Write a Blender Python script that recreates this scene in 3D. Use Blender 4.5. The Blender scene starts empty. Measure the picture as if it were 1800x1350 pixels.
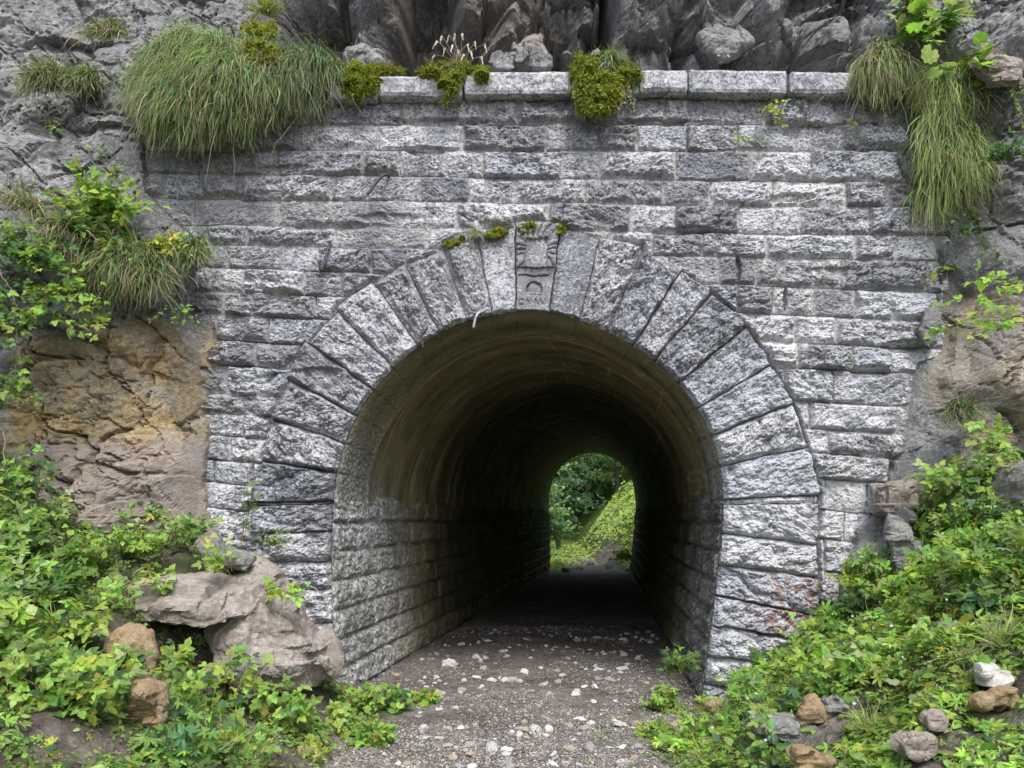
import bpy, bmesh, math, random
import numpy as np
from mathutils import Vector

# ------------------------------------------------------------------ camera, world, sun, exposure
scene = bpy.context.scene
COL = scene.collection
R = math.radians
cam_d = bpy.data.cameras.new('camera')
cam = bpy.data.objects.new('camera', cam_d); COL.objects.link(cam)
CY, CZ = -6.75, 1.55
cam.location = (0, CY, CZ); cam.rotation_euler = (R(90), 0, 0)
cam_d.lens = 27.0; cam_d.sensor_width = 36.0; cam_d.shift_y = 240/1800
cam_d.clip_start = 0.05; cam_d.clip_end = 600
scene.camera = cam

SUN_EL, SUN_AZ = 54, 14           # high soft light from behind the camera, a little from the right
world = bpy.data.worlds.new('World'); scene.world = world; world.use_nodes = True
wn = world.node_tree; bg = wn.nodes['Background']
sky = wn.nodes.new('ShaderNodeTexSky'); sky.sky_type = 'NISHITA'; sky.sun_disc = False
sky.sun_elevation = R(SUN_EL); sky.sun_rotation = R(180 - SUN_AZ); sky.dust_density = 3.0; sky.air_density = 1.0
hs = wn.nodes.new('ShaderNodeHueSaturation'); hs.inputs['Saturation'].default_value = 0.62
wn.links.new(sky.outputs[0], hs.inputs['Color']); wn.links.new(hs.outputs[0], bg.inputs['Color'])
bg.inputs['Strength'].default_value = 0.13
sun_d = bpy.data.lights.new('sun', 'SUN'); sun_d.energy = 1.5; sun_d.angle = R(22); sun_d.color = (1.0, 0.985, 0.96)
sun = bpy.data.objects.new('sun', sun_d); COL.objects.link(sun)
sun.location = (3, -6, 14)
sdir = Vector((math.sin(R(SUN_AZ))*math.cos(R(SUN_EL)), -math.cos(R(SUN_AZ))*math.cos(R(SUN_EL)), math.sin(R(SUN_EL))))
sun.rotation_euler = (-sdir).to_track_quat('-Z', 'Y').to_euler()
scene.view_settings.view_transform = 'Standard'; scene.view_settings.look = 'None'
scene.view_settings.gamma = 1.0; scene.view_settings.use_curve_mapping = False
scene.view_settings.exposure = 0.97
scene.render.engine = 'CYCLES'
scene.cycles.max_bounces = 8; scene.cycles.diffuse_bounces = 4; scene.cycles.transparent_max_bounces = 8
try: scene.cycles.use_denoising = True
except Exception: pass

# ------------------------------------------------------------------ numpy noise
def h32(*a):
    h = np.full(np.broadcast(*a).shape, 0x9E3779B9, dtype=np.uint32)
    for i, v in enumerate(a):
        v = np.asarray(v).astype(np.int64).astype(np.uint32)
        h = h ^ (v*np.uint32(0x85EBCA6B) + np.uint32(0x9E3779B9 + i*7919 & 0xffffffff))
        h = (h ^ (h >> np.uint32(15)))*np.uint32(0x2C1B3C6D)
        h = (h ^ (h >> np.uint32(12)))*np.uint32(0x297A2D39)
        h = h ^ (h >> np.uint32(15))
    return h
def h01(*a): return h32(*a).astype(np.float64)/4294967295.0
def vn2(x, y, s=0):
    xi = np.floor(x); yi = np.floor(y); fx = x-xi; fy = y-yi
    u = fx*fx*fx*(fx*(fx*6-15)+10); v = fy*fy*fy*(fy*(fy*6-15)+10)
    a = h01(xi, yi, s); b = h01(xi+1, yi, s); c = h01(xi, yi+1, s); d = h01(xi+1, yi+1, s)
    return (a+(b-a)*u)*(1-v)+(c+(d-c)*u)*v
def vn3(x, y, z, s=0):
    zi = np.floor(z); f = z-zi; w = f*f*f*(f*(f*6-15)+10)
    def pl(k):
        xi = np.floor(x); yi = np.floor(y); fx = x-xi; fy = y-yi
        u = fx*fx*(3-2*fx); v = fy*fy*(3-2*fy)
        a = h01(xi, yi, k, s); b = h01(xi+1, yi, k, s); c = h01(xi, yi+1, k, s); d = h01(xi+1, yi+1, k, s)
        return (a+(b-a)*u)*(1-v)+(c+(d-c)*u)*v
    return pl(zi)*(1-w)+pl(zi+1)*w
def fbm2(x, y, s=0, o=4, g=0.5):
    t = 0; a = 1.0; n = 0
    for i in range(o):
        t = t+a*(vn2(x*2**i+i*17.3, y*2**i-i*9.1, s+i)-0.5); n += a; a *= g
    return t/n*2
def fbm3(x, y, z, s=0, o=4, g=0.5):
    t = 0; a = 1.0; n = 0
    for i in range(o):
        t = t+a*(vn3(x*2**i+i*17.3, y*2**i-i*9.1, z*2**i+i*3.7, s+i)-0.5); n += a; a *= g
    return t/n*2
def cells2(x, y, s=0, tilt=1.0, curv=0.6):
    """Facets: upper envelope of tilted paraboloids; also the distance to the nearest cell edge and the cell's random."""
    xi = np.floor(x); yi = np.floor(y)
    best = np.full(x.shape, -1e9); f1 = np.full(x.shape, 1e9); f2 = f1.copy(); rnd = np.zeros(x.shape)
    for i in (-1, 0, 1):
        for j in (-1, 0, 1):
            cx = xi+i; cy = yi+j
            dx = x-(cx+0.15+0.7*h01(cx, cy, s)); dy = y-(cy+0.15+0.7*h01(cx, cy, s+1))
            r = h01(cx, cy, s+2)
            gx = h01(cx, cy, s+3)-0.5; gy = h01(cx, cy, s+4)-0.5
            d = dx*dx+dy*dy
            best = np.maximum(best, r*0.6+tilt*(gx*dx+gy*dy)-curv*d)
            m = d < f1
            f2 = np.where(m, f1, np.minimum(f2, d)); rnd = np.where(m, r, rnd); f1 = np.where(m, d, f1)
    return best, np.sqrt(f2)-np.sqrt(f1), rnd, f1
def cells3(x, y, z, s=0, tilt=1.0, curv=0.6):
    xi = np.floor(x); yi = np.floor(y); zi = np.floor(z); best = np.full(x.shape, -1e9)
    for i in (-1, 0, 1):
        for j in (-1, 0, 1):
            for k in (-1, 0, 1):
                cx = xi+i; cy = yi+j; cz = zi+k
                dx = x-(cx+h01(cx, cy, cz, s)); dy = y-(cy+h01(cx, cy, cz, s+1)); dz = z-(cz+h01(cx, cy, cz, s+2))
                r = h01(cx, cy, cz, s+3)
                best = np.maximum(best, r*0.6+tilt*((h01(cx, cy, cz, s+4)-0.5)*dx+(h01(cx, cy, cz, s+5)-0.5)*dy+(h01(cx, cy, cz, s+6)-.5)*dz)-curv*(dx*dx+dy*dy+dz*dz))
    return best
def sstep(a, b, x):
    t = np.clip((x-a)/(b-a), 0, 1); return t*t*(3-2*t)

# ------------------------------------------------------------------ mesh helpers
def mk(name, V, F, mat=None, parent=None, col=None, smooth=False):
    """One mesh object from arrays; F is an (M,k) array or a list of such arrays; col a per-vertex (N,3) or (N,4) attribute."""
    Fs = F if isinstance(F, list) else [F]
    me = bpy.data.meshes.new(name)
    V = np.asarray(V, dtype=np.float32)
    me.vertices.add(len(V)); me.vertices.foreach_set('co', V.ravel())
    idx = np.concatenate([f.ravel() for f in Fs]).astype(np.int32)
    tot = np.concatenate([np.full(len(f), f.shape[1], dtype=np.int32) for f in Fs])
    st = np.concatenate([[0], np.cumsum(tot)[:-1]]).astype(np.int32)
    me.loops.add(len(idx)); me.loops.foreach_set('vertex_index', idx)
    me.polygons.add(len(tot)); me.polygons.foreach_set('loop_start', st); me.polygons.foreach_set('loop_total', tot)
    me.polygons.foreach_set('use_smooth', np.full(len(tot), bool(smooth)))
    me.update(calc_edges=True)
    if col is not None:
        col = np.asarray(col, dtype=np.float32)
        if col.shape[1] == 3: col = np.concatenate([col, np.ones((len(col), 1), np.float32)], 1)
        at = me.attributes.new('col', 'FLOAT_COLOR', 'POINT'); at.data.foreach_set('color', col.ravel())
    if mat: me.materials.append(mat)
    o = bpy.data.objects.new(name, me); COL.objects.link(o)
    if parent is not None: o.parent = parent
    return o
def subset(V, F, keep, col=None):
    F = F[keep]; u, inv = np.unique(F.ravel(), return_inverse=True)
    return V[u], inv.reshape(F.shape), (col[u] if col is not None else None)
def grid_faces(nu, nv):
    i = np.arange(nu-1)[:, None]*nv+np.arange(nv-1)[None, :]
    i = i.ravel(); return np.stack([i, i+nv, i+nv+1, i+1], 1)
def tag(o, label=None, cat=None, group=None, kind=None):
    if label: o['label'] = label
    if cat: o['category'] = cat
    if group: o['group'] = group
    if kind: o['kind'] = kind
    return o
def empty(name, loc=(0, 0, 0), label=None, cat=None, group=None):
    o = bpy.data.objects.new(name, None); COL.objects.link(o); o.location = loc; o.empty_display_size = 0.2
    return tag(o, label, cat, group)
def P(px, py, y):
    """World point of a photograph pixel (1800 px wide) at depth y behind the portal face."""
    d = y-CY
    return np.array([(px-900)*d/1350, y, CZ+(915-py)*d/1350])
def tubes(paths, r0, r1, sides=5):
    Vs = []; Fs = []; n = 0
    for p in paths:
        p = np.asarray(p, float); k = len(p)
        t = np.gradient(p, axis=0); t /= np.linalg.norm(t, axis=1)[:, None]+1e-9
        ref = np.array([0.31, 0.2, 0.93]) if abs(t[0][2]) < 0.8 else np.array([1., .1, 0])
        a = np.cross(t, ref); a /= np.linalg.norm(a, axis=1)[:, None]+1e-9; b = np.cross(t, a)
        r = np.linspace(r0, r1, k)[:, None, None]
        ang = np.arange(sides)*2*math.pi/sides
        ring = p[:, None, :]+r*(np.cos(ang)[None, :, None]*a[:, None, :]+np.sin(ang)[None, :, None]*b[:, None, :])
        Vs.append(ring.reshape(-1, 3))
        i, j = np.meshgrid(np.arange(k-1), np.arange(sides), indexing='ij')
        q = np.stack([i*sides+j, i*sides+(j+1) % sides, (i+1)*sides+(j+1) % sides, (i+1)*sides+j], -1).reshape(-1, 4)+n
        Fs.append(q); n += k*sides
    return np.concatenate(Vs), np.concatenate(Fs)
def capped(V, F, k, sides, n0=0):
    return V, F

# ------------------------------------------------------------------ materials
class NT:
    def __init__(s, name):
        s.m = bpy.data.materials.new(name); s.m.use_nodes = True; s.t = s.m.node_tree
        s.p = s.t.nodes['Principled BSDF']; s.out = s.t.nodes['Material Output']
        s.tc = s.t.nodes.new('ShaderNodeTexCoord'); s.at = s.t.nodes.new('ShaderNodeAttribute'); s.at.attribute_name = 'col'
        s.sep = s.t.nodes.new('ShaderNodeSeparateColor'); s.l(s.at.outputs['Color'], s.sep.inputs[0])
    def l(s, a, b): s.t.links.new(a, b)
    def noise(s, scale, detail=6, rough=0.6, stretch=None, dist=0.0, off=(0, 0, 0)):
        mp = s.t.nodes.new('ShaderNodeMapping'); s.l(s.tc.outputs['Object'], mp.inputs[0])
        mp.inputs['Scale'].default_value = stretch or (1, 1, 1); mp.inputs['Location'].default_value = off
        n = s.t.nodes.new('ShaderNodeTexNoise'); n.inputs['Scale'].default_value = scale; n.inputs['Detail'].default_value = detail
        n.inputs['Roughness'].default_value = rough; n.inputs['Distortion'].default_value = dist
        s.l(mp.outputs[0], n.inputs['Vector']); return n.outputs['Fac']
    def voro(s, scale, feature='F1', off=(0, 0, 0)):
        mp = s.t.nodes.new('ShaderNodeMapping'); s.l(s.tc.outputs['Object'], mp.inputs[0]); mp.inputs['Location'].default_value = off
        n = s.t.nodes.new('ShaderNodeTexVoronoi'); n.feature = feature; n.inputs['Scale'].default_value = scale
        s.l(mp.outputs[0], n.inputs['Vector']); return n
    def ramp(s, fac, *stops):
        r = s.t.nodes.new('ShaderNodeValToRGB'); e = r.color_ramp.elements
        while len(e) < len(stops): e.new(0.5)
        for q, (p, c) in zip(e, stops):
            q.position = p; q.color = (c if isinstance(c, tuple) else (c, c, c))+(1,)
        s.l(fac, r.inputs[0]); return r.outputs[0]
    def mix(s, fac, a, b, mode='MIX'):
        n = s.t.nodes.new('ShaderNodeMix'); n.data_type = 'RGBA'; n.blend_type = mode
        for v, i in ((fac, 0), (a, 6), (b, 7)):
            if isinstance(v, (int, float)): n.inputs[i].default_value = v if i == 0 else (v, v, v, 1)
            elif isinstance(v, tuple): n.inputs[i].default_value = v+(1,)
            else: s.l(v, n.inputs[i])
        return n.outputs[2]
    def math(s, op, a, b=0.0):
        n = s.t.nodes.new('ShaderNodeMath'); n.operation = op; n.use_clamp = False
        for v, i in ((a, 0), (b, 1)):
            if isinstance(v, (int, float)): n.inputs[i].default_value = v
            else: s.l(v, n.inputs[i])
        return n.outputs[0]
    def bump(s, h, dist=0.01, strength=1.0):
        b = s.t.nodes.new('ShaderNodeBump'); b.inputs['Distance'].default_value = dist; b.inputs['Strength'].default_value = strength
        s.l(h, b.inputs['Height']); s.l(b.outputs[0], s.p.inputs['Normal'])
    def done(s, base, rough=0.85, spec=0.25):
        if isinstance(base, tuple): s.p.inputs['Base Color'].default_value = base+(1,)
        else: s.l(base, s.p.inputs['Base Color'])
        if isinstance(rough, float): s.p.inputs['Roughness'].default_value = rough
        else: s.l(rough, s.p.inputs['Roughness'])
        s.p.inputs['Specular IOR Level'].default_value = spec
        return s.m

def mat_masonry():
    m = NT('limestone_masonry')
    R_, G_, B_ = m.sep.outputs[0], m.sep.outputs[1], m.sep.outputs[2]      # stone tone, mortar, lichen richness
    n1 = m.noise(34, 10, 0.72, dist=0.5)
    n2 = m.noise(5.5, 6, 0.62, off=(3, 1, 2))
    n3 = m.noise(90, 4, 0.6)
    base = m.ramp(n2, (0.30, (0.13, 0.135, 0.155)), (0.50, (0.25, 0.25, 0.265)), (0.70, (0.40, 0.395, 0.39)))
    base = m.mix(0.55, base, m.ramp(n3, (0.3, 0.10), (0.7, 0.36)), 'MIX')
    thr = m.math('ADD', n1, m.math('MULTIPLY', m.math('SUBTRACT', B_, 0.44), 0.32))
    thr = m.math('ADD', thr, m.math('MULTIPLY', m.math('SUBTRACT', n2, 0.5), 0.22))
    lich = m.ramp(thr, (0.47, 0.0), (0.56, 1.0))
    base = m.mix(lich, base, m.ramp(n3, (0.3, (0.40, 0.40, 0.415)), (0.7, (0.66, 0.66, 0.665))))
    dk = m.ramp(m.noise(22, 8, 0.75, off=(7, 7, 1)), (0.545, 0.0), (0.62, 1.0))
    base = m.mix(m.math('MULTIPLY', dk, 0.8), base, (0.055, 0.055, 0.06))
    tone = m.ramp(R_, (0.0, (0.78, 0.81, 0.92)), (0.5, (1.10, 1.11, 1.16)), (1.0, (1.32, 1.31, 1.32)))
    base = m.mix(1.0, base, tone, 'MULTIPLY')
    base = m.mix(m.math('MULTIPLY', G_, m.ramp(n2, (0.35, 0.35), (0.6, 0.85))), base, m.ramp(n1, (0.4, (0.30, 0.295, 0.285)), (0.6, (0.52, 0.51, 0.49))))
    bl = m.math('MULTIPLY', m.ramp(m.noise(4.2, 5, 0.6, off=(9, 3, 5)), (0.52, 0.0), (0.64, 1.0)), m.math('SUBTRACT', 1.0, m.math('MULTIPLY', G_, 1.0)))
    base = m.mix(m.math('MULTIPLY', bl, 0.45), base, (0.14, 0.15, 0.185))
    # orange lichen in the attribute's alpha
    rust = m.math('MULTIPLY', m.at.outputs['Alpha'], m.ramp(m.noise(16, 7, 0.7, off=(1, 9, 4)), (0.50, 0.0), (0.56, 0.9)))
    base = m.mix(rust, base, m.ramp(n3, (0.3, (0.13, 0.06, 0.035)), (0.7, (0.34, 0.12, 0.035))))
    h = m.math('ADD', n1, m.math('MULTIPLY', n3, 0.5))
    m.bump(h, 0.016, 1.0)
    return m.done(base, 0.9, 0.2)
def mat_cliff():
    m = NT('cliff_rock')
    tan, brown, tone = m.sep.outputs[0], m.sep.outputs[1], m.sep.outputs[2]
    n1 = m.noise(3.2, 8, 0.65, dist=0.4); n2 = m.noise(28, 9, 0.7); n3 = m.noise(80, 5, 0.6)
    g = m.ramp(n1, (0.30, (0.15, 0.153, 0.165)), (0.50, (0.29, 0.29, 0.30)), (0.70, (0.44, 0.435, 0.43)))
    g = m.mix(m.ramp(n2, (0.51, 0.0), (0.58, 0.8)), g, (0.50, 0.50, 0.50))
    g = m.mix(m.ramp(m.noise(17, 8, 0.75, off=(4, 4, 4)), (0.56, 0.0), (0.64, 0.8)), g, (0.06, 0.06, 0.065))
    t = m.ramp(n1, (0.28, (0.46, 0.31, 0.13)), (0.42, (0.60, 0.45, 0.23)), (0.56, (0.54, 0.46, 0.34)), (0.74, (0.56, 0.51, 0.46)))
    t = m.mix(m.ramp(n2, (0.42, 0.55), (0.58, 0.0)), t, (0.24, 0.15, 0.08))
    t = m.mix(m.at.outputs['Alpha'], t, m.ramp(n1, (0.3, (0.32, 0.26, 0.21)), (0.6, (0.44, 0.37, 0.33)), (0.8, (0.52, 0.48, 0.45))))
    b = m.mix(tan, g, t)
    b = m.mix(brown, b, m.ramp(n2, (0.3, (0.14, 0.13, 0.11)), (0.7, (0.34, 0.31, 0.27))))
    b = m.mix(1.0, b, m.ramp(tone, (0.0, 0.62), (0.5, 0.95), (1.0, 1.2)), 'MULTIPLY')
    m.bump(m.math('ADD', n2, m.math('MULTIPLY', n3, 0.6)), 0.035, 1.0)
    return m.done(b, 0.88, 0.25)
def mat_rock(name, c1, c2, c3, spot=(0.5, 0.5, 0.48)):
    m = NT(name)
    n1 = m.noise(4, 8, 0.65, dist=0.5); n2 = m.noise(35, 9, 0.7); n3 = m.noise(110, 4, 0.6)
    b = m.ramp(n1, (0.3, c1), (0.5, c2), (0.7, c3))
    b = m.mix(m.ramp(n2, (0.52, 0.0), (0.62, 0.6)), b, spot)
    b = m.mix(m.ramp(m.noise(24, 8, 0.7, off=(5, 2, 5)), (0.58, 0.0), (0.68, 0.7)), b, tuple(v*0.3 for v in c1))
    m.bump(m.math('ADD', n2, m.math('MULTIPLY', n3, 0.6)), 0.012, 0.8)
    return m.done(b, 0.88, 0.25)
def mat_vault():
    m = NT('vault_render')
    tone = m.sep.outputs[0]; stone = m.sep.outputs[1]; streak = m.sep.outputs[2]
    n1 = m.noise(2.5, 7, 0.6, dist=0.6); n2 = m.noise(30, 8, 0.65); n3 = m.noise(9, 6, 0.6)
    v = m.ramp(n1, (0.3, (0.15, 0.125, 0.062)), (0.5, (0.25, 0.215, 0.115)), (0.75, (0.34, 0.30, 0.18)))
    v = m.mix(m.math('MULTIPLY', streak, m.ramp(n3, (0.35, 0.5), (0.55, 1.0))), v, (0.55, 0.47, 0.29))
    s = m.ramp(n2, (0.38, (0.10, 0.10, 0.10)), (0.52, (0.30, 0.30, 0.295)), (0.62, (0.55, 0.55, 0.54)))
    s = m.mix(m.ramp(m.noise(3, 5, 0.6, off=(2, 8, 3)), (0.5, 0.0), (0.75, 0.6)), s, (0.10, 0.09, 0.05))
    b = m.mix(stone, v, s)
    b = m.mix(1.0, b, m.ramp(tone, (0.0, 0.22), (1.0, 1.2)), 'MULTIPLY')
    m.bump(m.math('ADD', n2, m.math('MULTIPLY', n3, 0.3)), 0.010, 0.7)
    return m.done(b, m.ramp(n3, (0.4, 0.55), (0.6, 0.9)), 0.35)
def mat_ground():
    m = NT('soil_and_gravel')
    path, green = m.math('MULTIPLY', m.sep.outputs[0], m.sep.outputs[2]), m.sep.outputs[1]
    v1 = m.voro(48); v2 = m.voro(110, off=(3, 3, 3)); n1 = m.noise(3.0, 7, 0.65); n2 = m.noise(60, 7, 0.7); n4 = m.noise(11, 8, 0.7)
    soil = m.ramp(n4, (0.35, (0.065, 0.056, 0.050)), (0.52, (0.125, 0.110, 0.100)), (0.7, (0.22, 0.20, 0.185)))
    sc = m.t.nodes.new('ShaderNodeSeparateColor'); m.l(v1.outputs['Color'], sc.inputs[0])
    sc2 = m.t.nodes.new('ShaderNodeSeparateColor'); m.l(v2.outputs['Color'], sc2.inputs[0])
    peb = m.ramp(sc.outputs[0], (0.0, (0.12, 0.10, 0.09)), (0.5, (0.25, 0.23, 0.21)), (1.0, (0.48, 0.46, 0.44)))
    pm = m.math('MULTIPLY', m.ramp(v1.outputs['Distance'], (0.40, 1.0), (0.55, 0.0)), m.ramp(sc.outputs[1], (0.35, 0.0), (0.45, 1.0)))
    peb2 = m.ramp(sc2.outputs[0], (0.0, (0.12, 0.10, 0.085)), (1.0, (0.42, 0.40, 0.38)))
    pm2 = m.math('MULTIPLY', m.ramp(v2.outputs['Distance'], (0.40, 1.0), (0.55, 0.0)), m.ramp(sc2.outputs[1], (0.3, 0.0), (0.4, 1.0)))
    soil = m.mix(1.0, soil, m.ramp(m.noise(1.6, 5, 0.6, off=(6, 2, 1)), (0.4, (0.62, 0.58, 0.54)), (0.58, (1.15, 1.13, 1.1))), 'MULTIPLY')
    g = m.mix(m.math('MULTIPLY', pm2, path), soil, peb2)
    g = m.mix(m.math('MULTIPLY', pm, path), g, peb)
    grass = m.ramp(n2, (0.3, (0.03, 0.05, 0.012)), (0.7, (0.12, 0.17, 0.035)))
    g = m.mix(green, g, grass)
    h = m.math('ADD', m.math('MULTIPLY', m.math('SUBTRACT', 1.0, v1.outputs['Distance']), 0.6), m.math('MULTIPLY', n2, 0.6))
    m.bump(h, 0.015, 0.9)
    return m.done(g, 0.95, 0.15)
def mat_leaf(name, trans=0.45, rough=0.55):
    m = NT(name)
    n = m.noise(40, 4, 0.6)
    c = m.mix(1.0, m.at.outputs['Color'], m.ramp(n, (0.3, 0.72), (0.7, 1.25)), 'MULTIPLY')
    m.done(c, rough, 0.3)
    tr = m.t.nodes.new('ShaderNodeBsdfTranslucent'); m.l(m.mix(1.0, c, (1.25, 1.35, 0.7), 'MULTIPLY'), tr.inputs['Color'])
    mx = m.t.nodes.new('ShaderNodeMixShader'); mx.inputs[0].default_value = trans
    m.l(m.p.outputs[0], mx.inputs[1]); m.l(tr.outputs[0], mx.inputs[2]); m.l(mx.outputs[0], m.out.inputs[0])
    return m.m
def mat_plain(name, c, rough=0.8, metal=0.0, var=0.25):
    m = NT(name); n = m.noise(50, 6, 0.65)
    b = m.mix(1.0, c, m.ramp(n, (0.3, 1-var), (0.7, 1+var)), 'MULTIPLY'); m.bump(n, 0.003, 0.6)
    m.p.inputs['Metallic'].default_value = metal
    return m.done(b, rough, 0.3)
M_STONE = mat_masonry(); M_CLIFF = mat_cliff(); M_VAULT = mat_vault(); M_GROUND = mat_ground()
M_LEAF = mat_leaf('leaf_green'); M_GRASS = mat_leaf('grass_blade', 0.25, 0.6)
M_STEM = mat_plain('plant_stem', (0.16, 0.11, 0.05)); M_TWIG = mat_plain('dry_twig', (0.33, 0.27, 0.20))
M_BARK = mat_plain('bark', (0.09, 0.075, 0.06), 0.9)
M_IRON = mat_plain('rusted_iron', (0.085, 0.075, 0.075), 0.6, 0.5); M_STEEL = mat_plain('painted_iron', (0.36, 0.38, 0.42), 0.5, 0.35)
M_GREY = mat_rock('grey_limestone', (0.13, 0.13, 0.135), (0.22, 0.215, 0.21), (0.34, 0.33, 0.32), (.42, .42, .41))
M_PINK = mat_rock('weathered_boulder', (0.19, 0.155, 0.125), (0.29, 0.25, 0.22), (0.39, 0.355, 0.33), (0.47, 0.44, 0.42))
M_TAN = mat_rock('tan_sandstone', (0.20, 0.13, 0.065), (0.31, 0.225, 0.13), (0.36, 0.29, 0.21), (0.40, 0.34, 0.26))
M_PALE = mat_rock('pale_limestone', (0.36, 0.34, 0.32), (0.52, 0.50, 0.47), (0.66, 0.64, 0.61), (0.74, 0.73, 0.7))
M_GRAVEL = None

# ------------------------------------------------------------------ the opening's outline (photograph pixels on the portal face) and the far one
NEAR = [(592, 1290), (594, 1200), (583, 1105), (582, 1040), (583, 950), (584, 888), (588, 840), (604, 777), (621, 740), (649, 690), (686, 646), (742, 601),
        (785, 576), (817, 564), (862, 553), (907, 547), (940, 547), (966, 550), (1003, 558), (1036, 569), (1065, 581), (1114, 608), (1155, 636), (1190, 668), (1214, 698), (1242, 743),
        (1259, 784), (1270, 826), (1274, 880), (1272, 933), (1264, 985), (1257, 1043), (1250, 1092), (1245, 1154), (1236, 1212), (1231, 1250), (1229, 1290)]
FAR = [(964, 1030), (966, 1000), (967, 960), (965, 900), (966, 862), (972, 842), (981, 827), (992, 815), (1010, 803), (1024, 798), (1038, 796), (1054, 797), (1067, 800),
       (1088, 810), (1102, 825), (1111, 842), (1117, 865), (1118, 900), (1115, 950), (1109, 985), (1106, 1005), (1104, 1030)]
YF = 18.25
def smooth_poly(pts, n):
    p = np.array(pts, float)
    for _ in range(2):
        q = p.copy(); q[1:-1] = (p[:-2]+2*p[1:-1]+p[2:])/4
        m = (q[:-1]+q[1:])/2
        r = np.empty((2*len(q)-1, 2)); r[0::2] = q; r[1::2] = m; p = r
    d = np.concatenate([[0], np.cumsum(np.linalg.norm(np.diff(p, axis=0), axis=1))]); t = np.linspace(0, d[-1], n)
    return np.stack([np.interp(t, d, p[:, 0]), np.interp(t, d, p[:, 1])], 1)
NS = 560
near_px = smooth_poly(NEAR, NS)
nearP = np.stack([(near_px[:, 0]-900)/200, CZ+(915-near_px[:, 1])/200], 1)
far_px = smooth_poly(FAR, NS)
farP = np.stack([(far_px[:, 0]-900)*(YF-CY)/1350, CZ+(915-far_px[:, 1])*(YF-CY)/1350], 1)
def inside_poly(x, y, poly):
    c = np.zeros(x.shape, bool); n = len(poly)
    for i in range(n):
        x1, y1 = poly[i]; x2, y2 = poly[(i+1) % n]
        if y1 == y2: continue
        c ^= ((y1 > y) != (y2 > y)) & (x < (x2-x1)*(y-y1)/(y2-y1)+x1)
    return c
def poly_dist(x, y, poly, closed=True):
    """Distance to the outline and the nearest point on it."""
    best = np.full(x.shape, 1e9); qx = np.zeros(x.shape); qy = np.zeros(x.shape)
    n = len(poly)
    for i in range(n if closed else n-1):
        x1, y1 = poly[i]; x2, y2 = poly[(i+1) % n]; ex = x2-x1; ey = y2-y1; L = ex*ex+ey*ey+1e-12
        t = np.clip(((x-x1)*ex+(y-y1)*ey)/L, 0, 1); cx = x1+t*ex; cy = y1+t*ey; d = (x-cx)**2+(y-cy)**2
        m = d < best; best = np.where(m, d, best); qx = np.where(m, cx, qx); qy = np.where(m, cy, qy)
    return np.sqrt(best), qx, qy
open_poly = nearP[::8]
WALL_OUT = [(590, 172), (1515, 172), (1560, 240), (1600, 330), (1648, 400), (1642, 520), (1634, 610), (1590, 625), (1578, 700), (1560, 790), (1547, 905), (1500, 925), (1480, 1010), (1478, 1060), (1420, 1130), (1400, 1290),
            (430, 1290), (430, 1010), (372, 890), (366, 700), (384, 640), (384, 590), (350, 520), (356, 440), (262, 345), (255, 262), (400, 240), (560, 225)]
wall_out = np.array([((a-900)/200, CZ+(915-b)/200) for a, b in WALL_OUT])

# ------------------------------------------------------------------ the portal
portal = empty('tunnel_portal', (0, 0, 0), 'grey rock-faced stone portal wall with round arch at the tunnel mouth', 'tunnel portal')
STEP = 0.0072
gx = np.arange(-3.36, 3.86, STEP); gz = np.arange(-0.30, 5.30, STEP)
X, Z = np.meshgrid(gx, gz, indexing='ij'); nx_, nz_ = X.shape
X = X.ravel(); Z = Z.ravel()
px = 900+X*200; py = 915-(Z-CZ)*200
px = px+3.0*fbm2(X*2.2, Z*2.2, 11, 3)+1.8*fbm2(X*12, Z*12, 12, 3)
py = py+3.0*fbm2(X*1.7, Z*1.7, 13, 3)+1.7*fbm2(X*10, Z*10, 14, 3)
CL = [(150, 150), (175, 175), (223, 221), (266, 269), (307, 324), (350, 368), (396, 416), (430, 460), (469, 514), (511, 564), (551, 612), (595, 657), (637, 717), (688, 764), (721, 808), (760, 852),
      (802, 908), (840, 960), (884, 1018), (935, 1075), (988, 1130), (1036, 1185), (1095, 1240), (1150, 1300), (1205, 1360), (1260, 1420)]
tt = (px-300)/1300
cid = np.zeros(px.shape, int)-1; dtop = np.full(px.shape, 1e9); dbot = np.full(px.shape, 1e9)
for k, (a, b) in enumerate(CL):
    yk = a+(b-a)*tt; below = py >= yk
    cid = np.where(below, k, cid); dtop = np.where(below, py-yk, dtop); dbot = np.where(~below & (dbot > 1e8), yk-py, dbot)
rs = np.random.RandomState(5)
dver = np.full(px.shape, 1e9); bid = np.zeros(px.shape, int); prev = np.array([-999.])
for k in range(len(CL)):
    br = []; x = 160+rs.uniform(0, 90)
    while x < 1800:
        for _ in range(6):
            w = rs.choice([rs.uniform(58, 95), rs.uniform(95, 165)], p=[.45, .55])
            if np.min(np.abs(prev-(x+w))) > 16: break
        x += w; br.append(x)
    br = np.array(br); prev = br; m = cid == k
    if not m.any(): continue
    j = np.searchsorted(br, px[m]); bid[m] = j
    lo = br[np.clip(j-1, 0, len(br)-1)]; hi = br[np.clip(j, 0, len(br)-1)]
    dver[m] = np.minimum(np.where(j > 0, px[m]-lo, 1e9), np.where(j < len(br), hi-px[m], 1e9))
sid = cid*100+bid
dj = np.minimum(np.minimum(dtop, dbot), dver*1.0)
jw = np.full(px.shape, 1.0)
vert_joint = (dver < np.minimum(dtop, dbot))
U = X.copy(); Vv = Z.copy()
updist = dtop.copy()     # how far below the stone's upper edge
hgt = dtop+dbot
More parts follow.
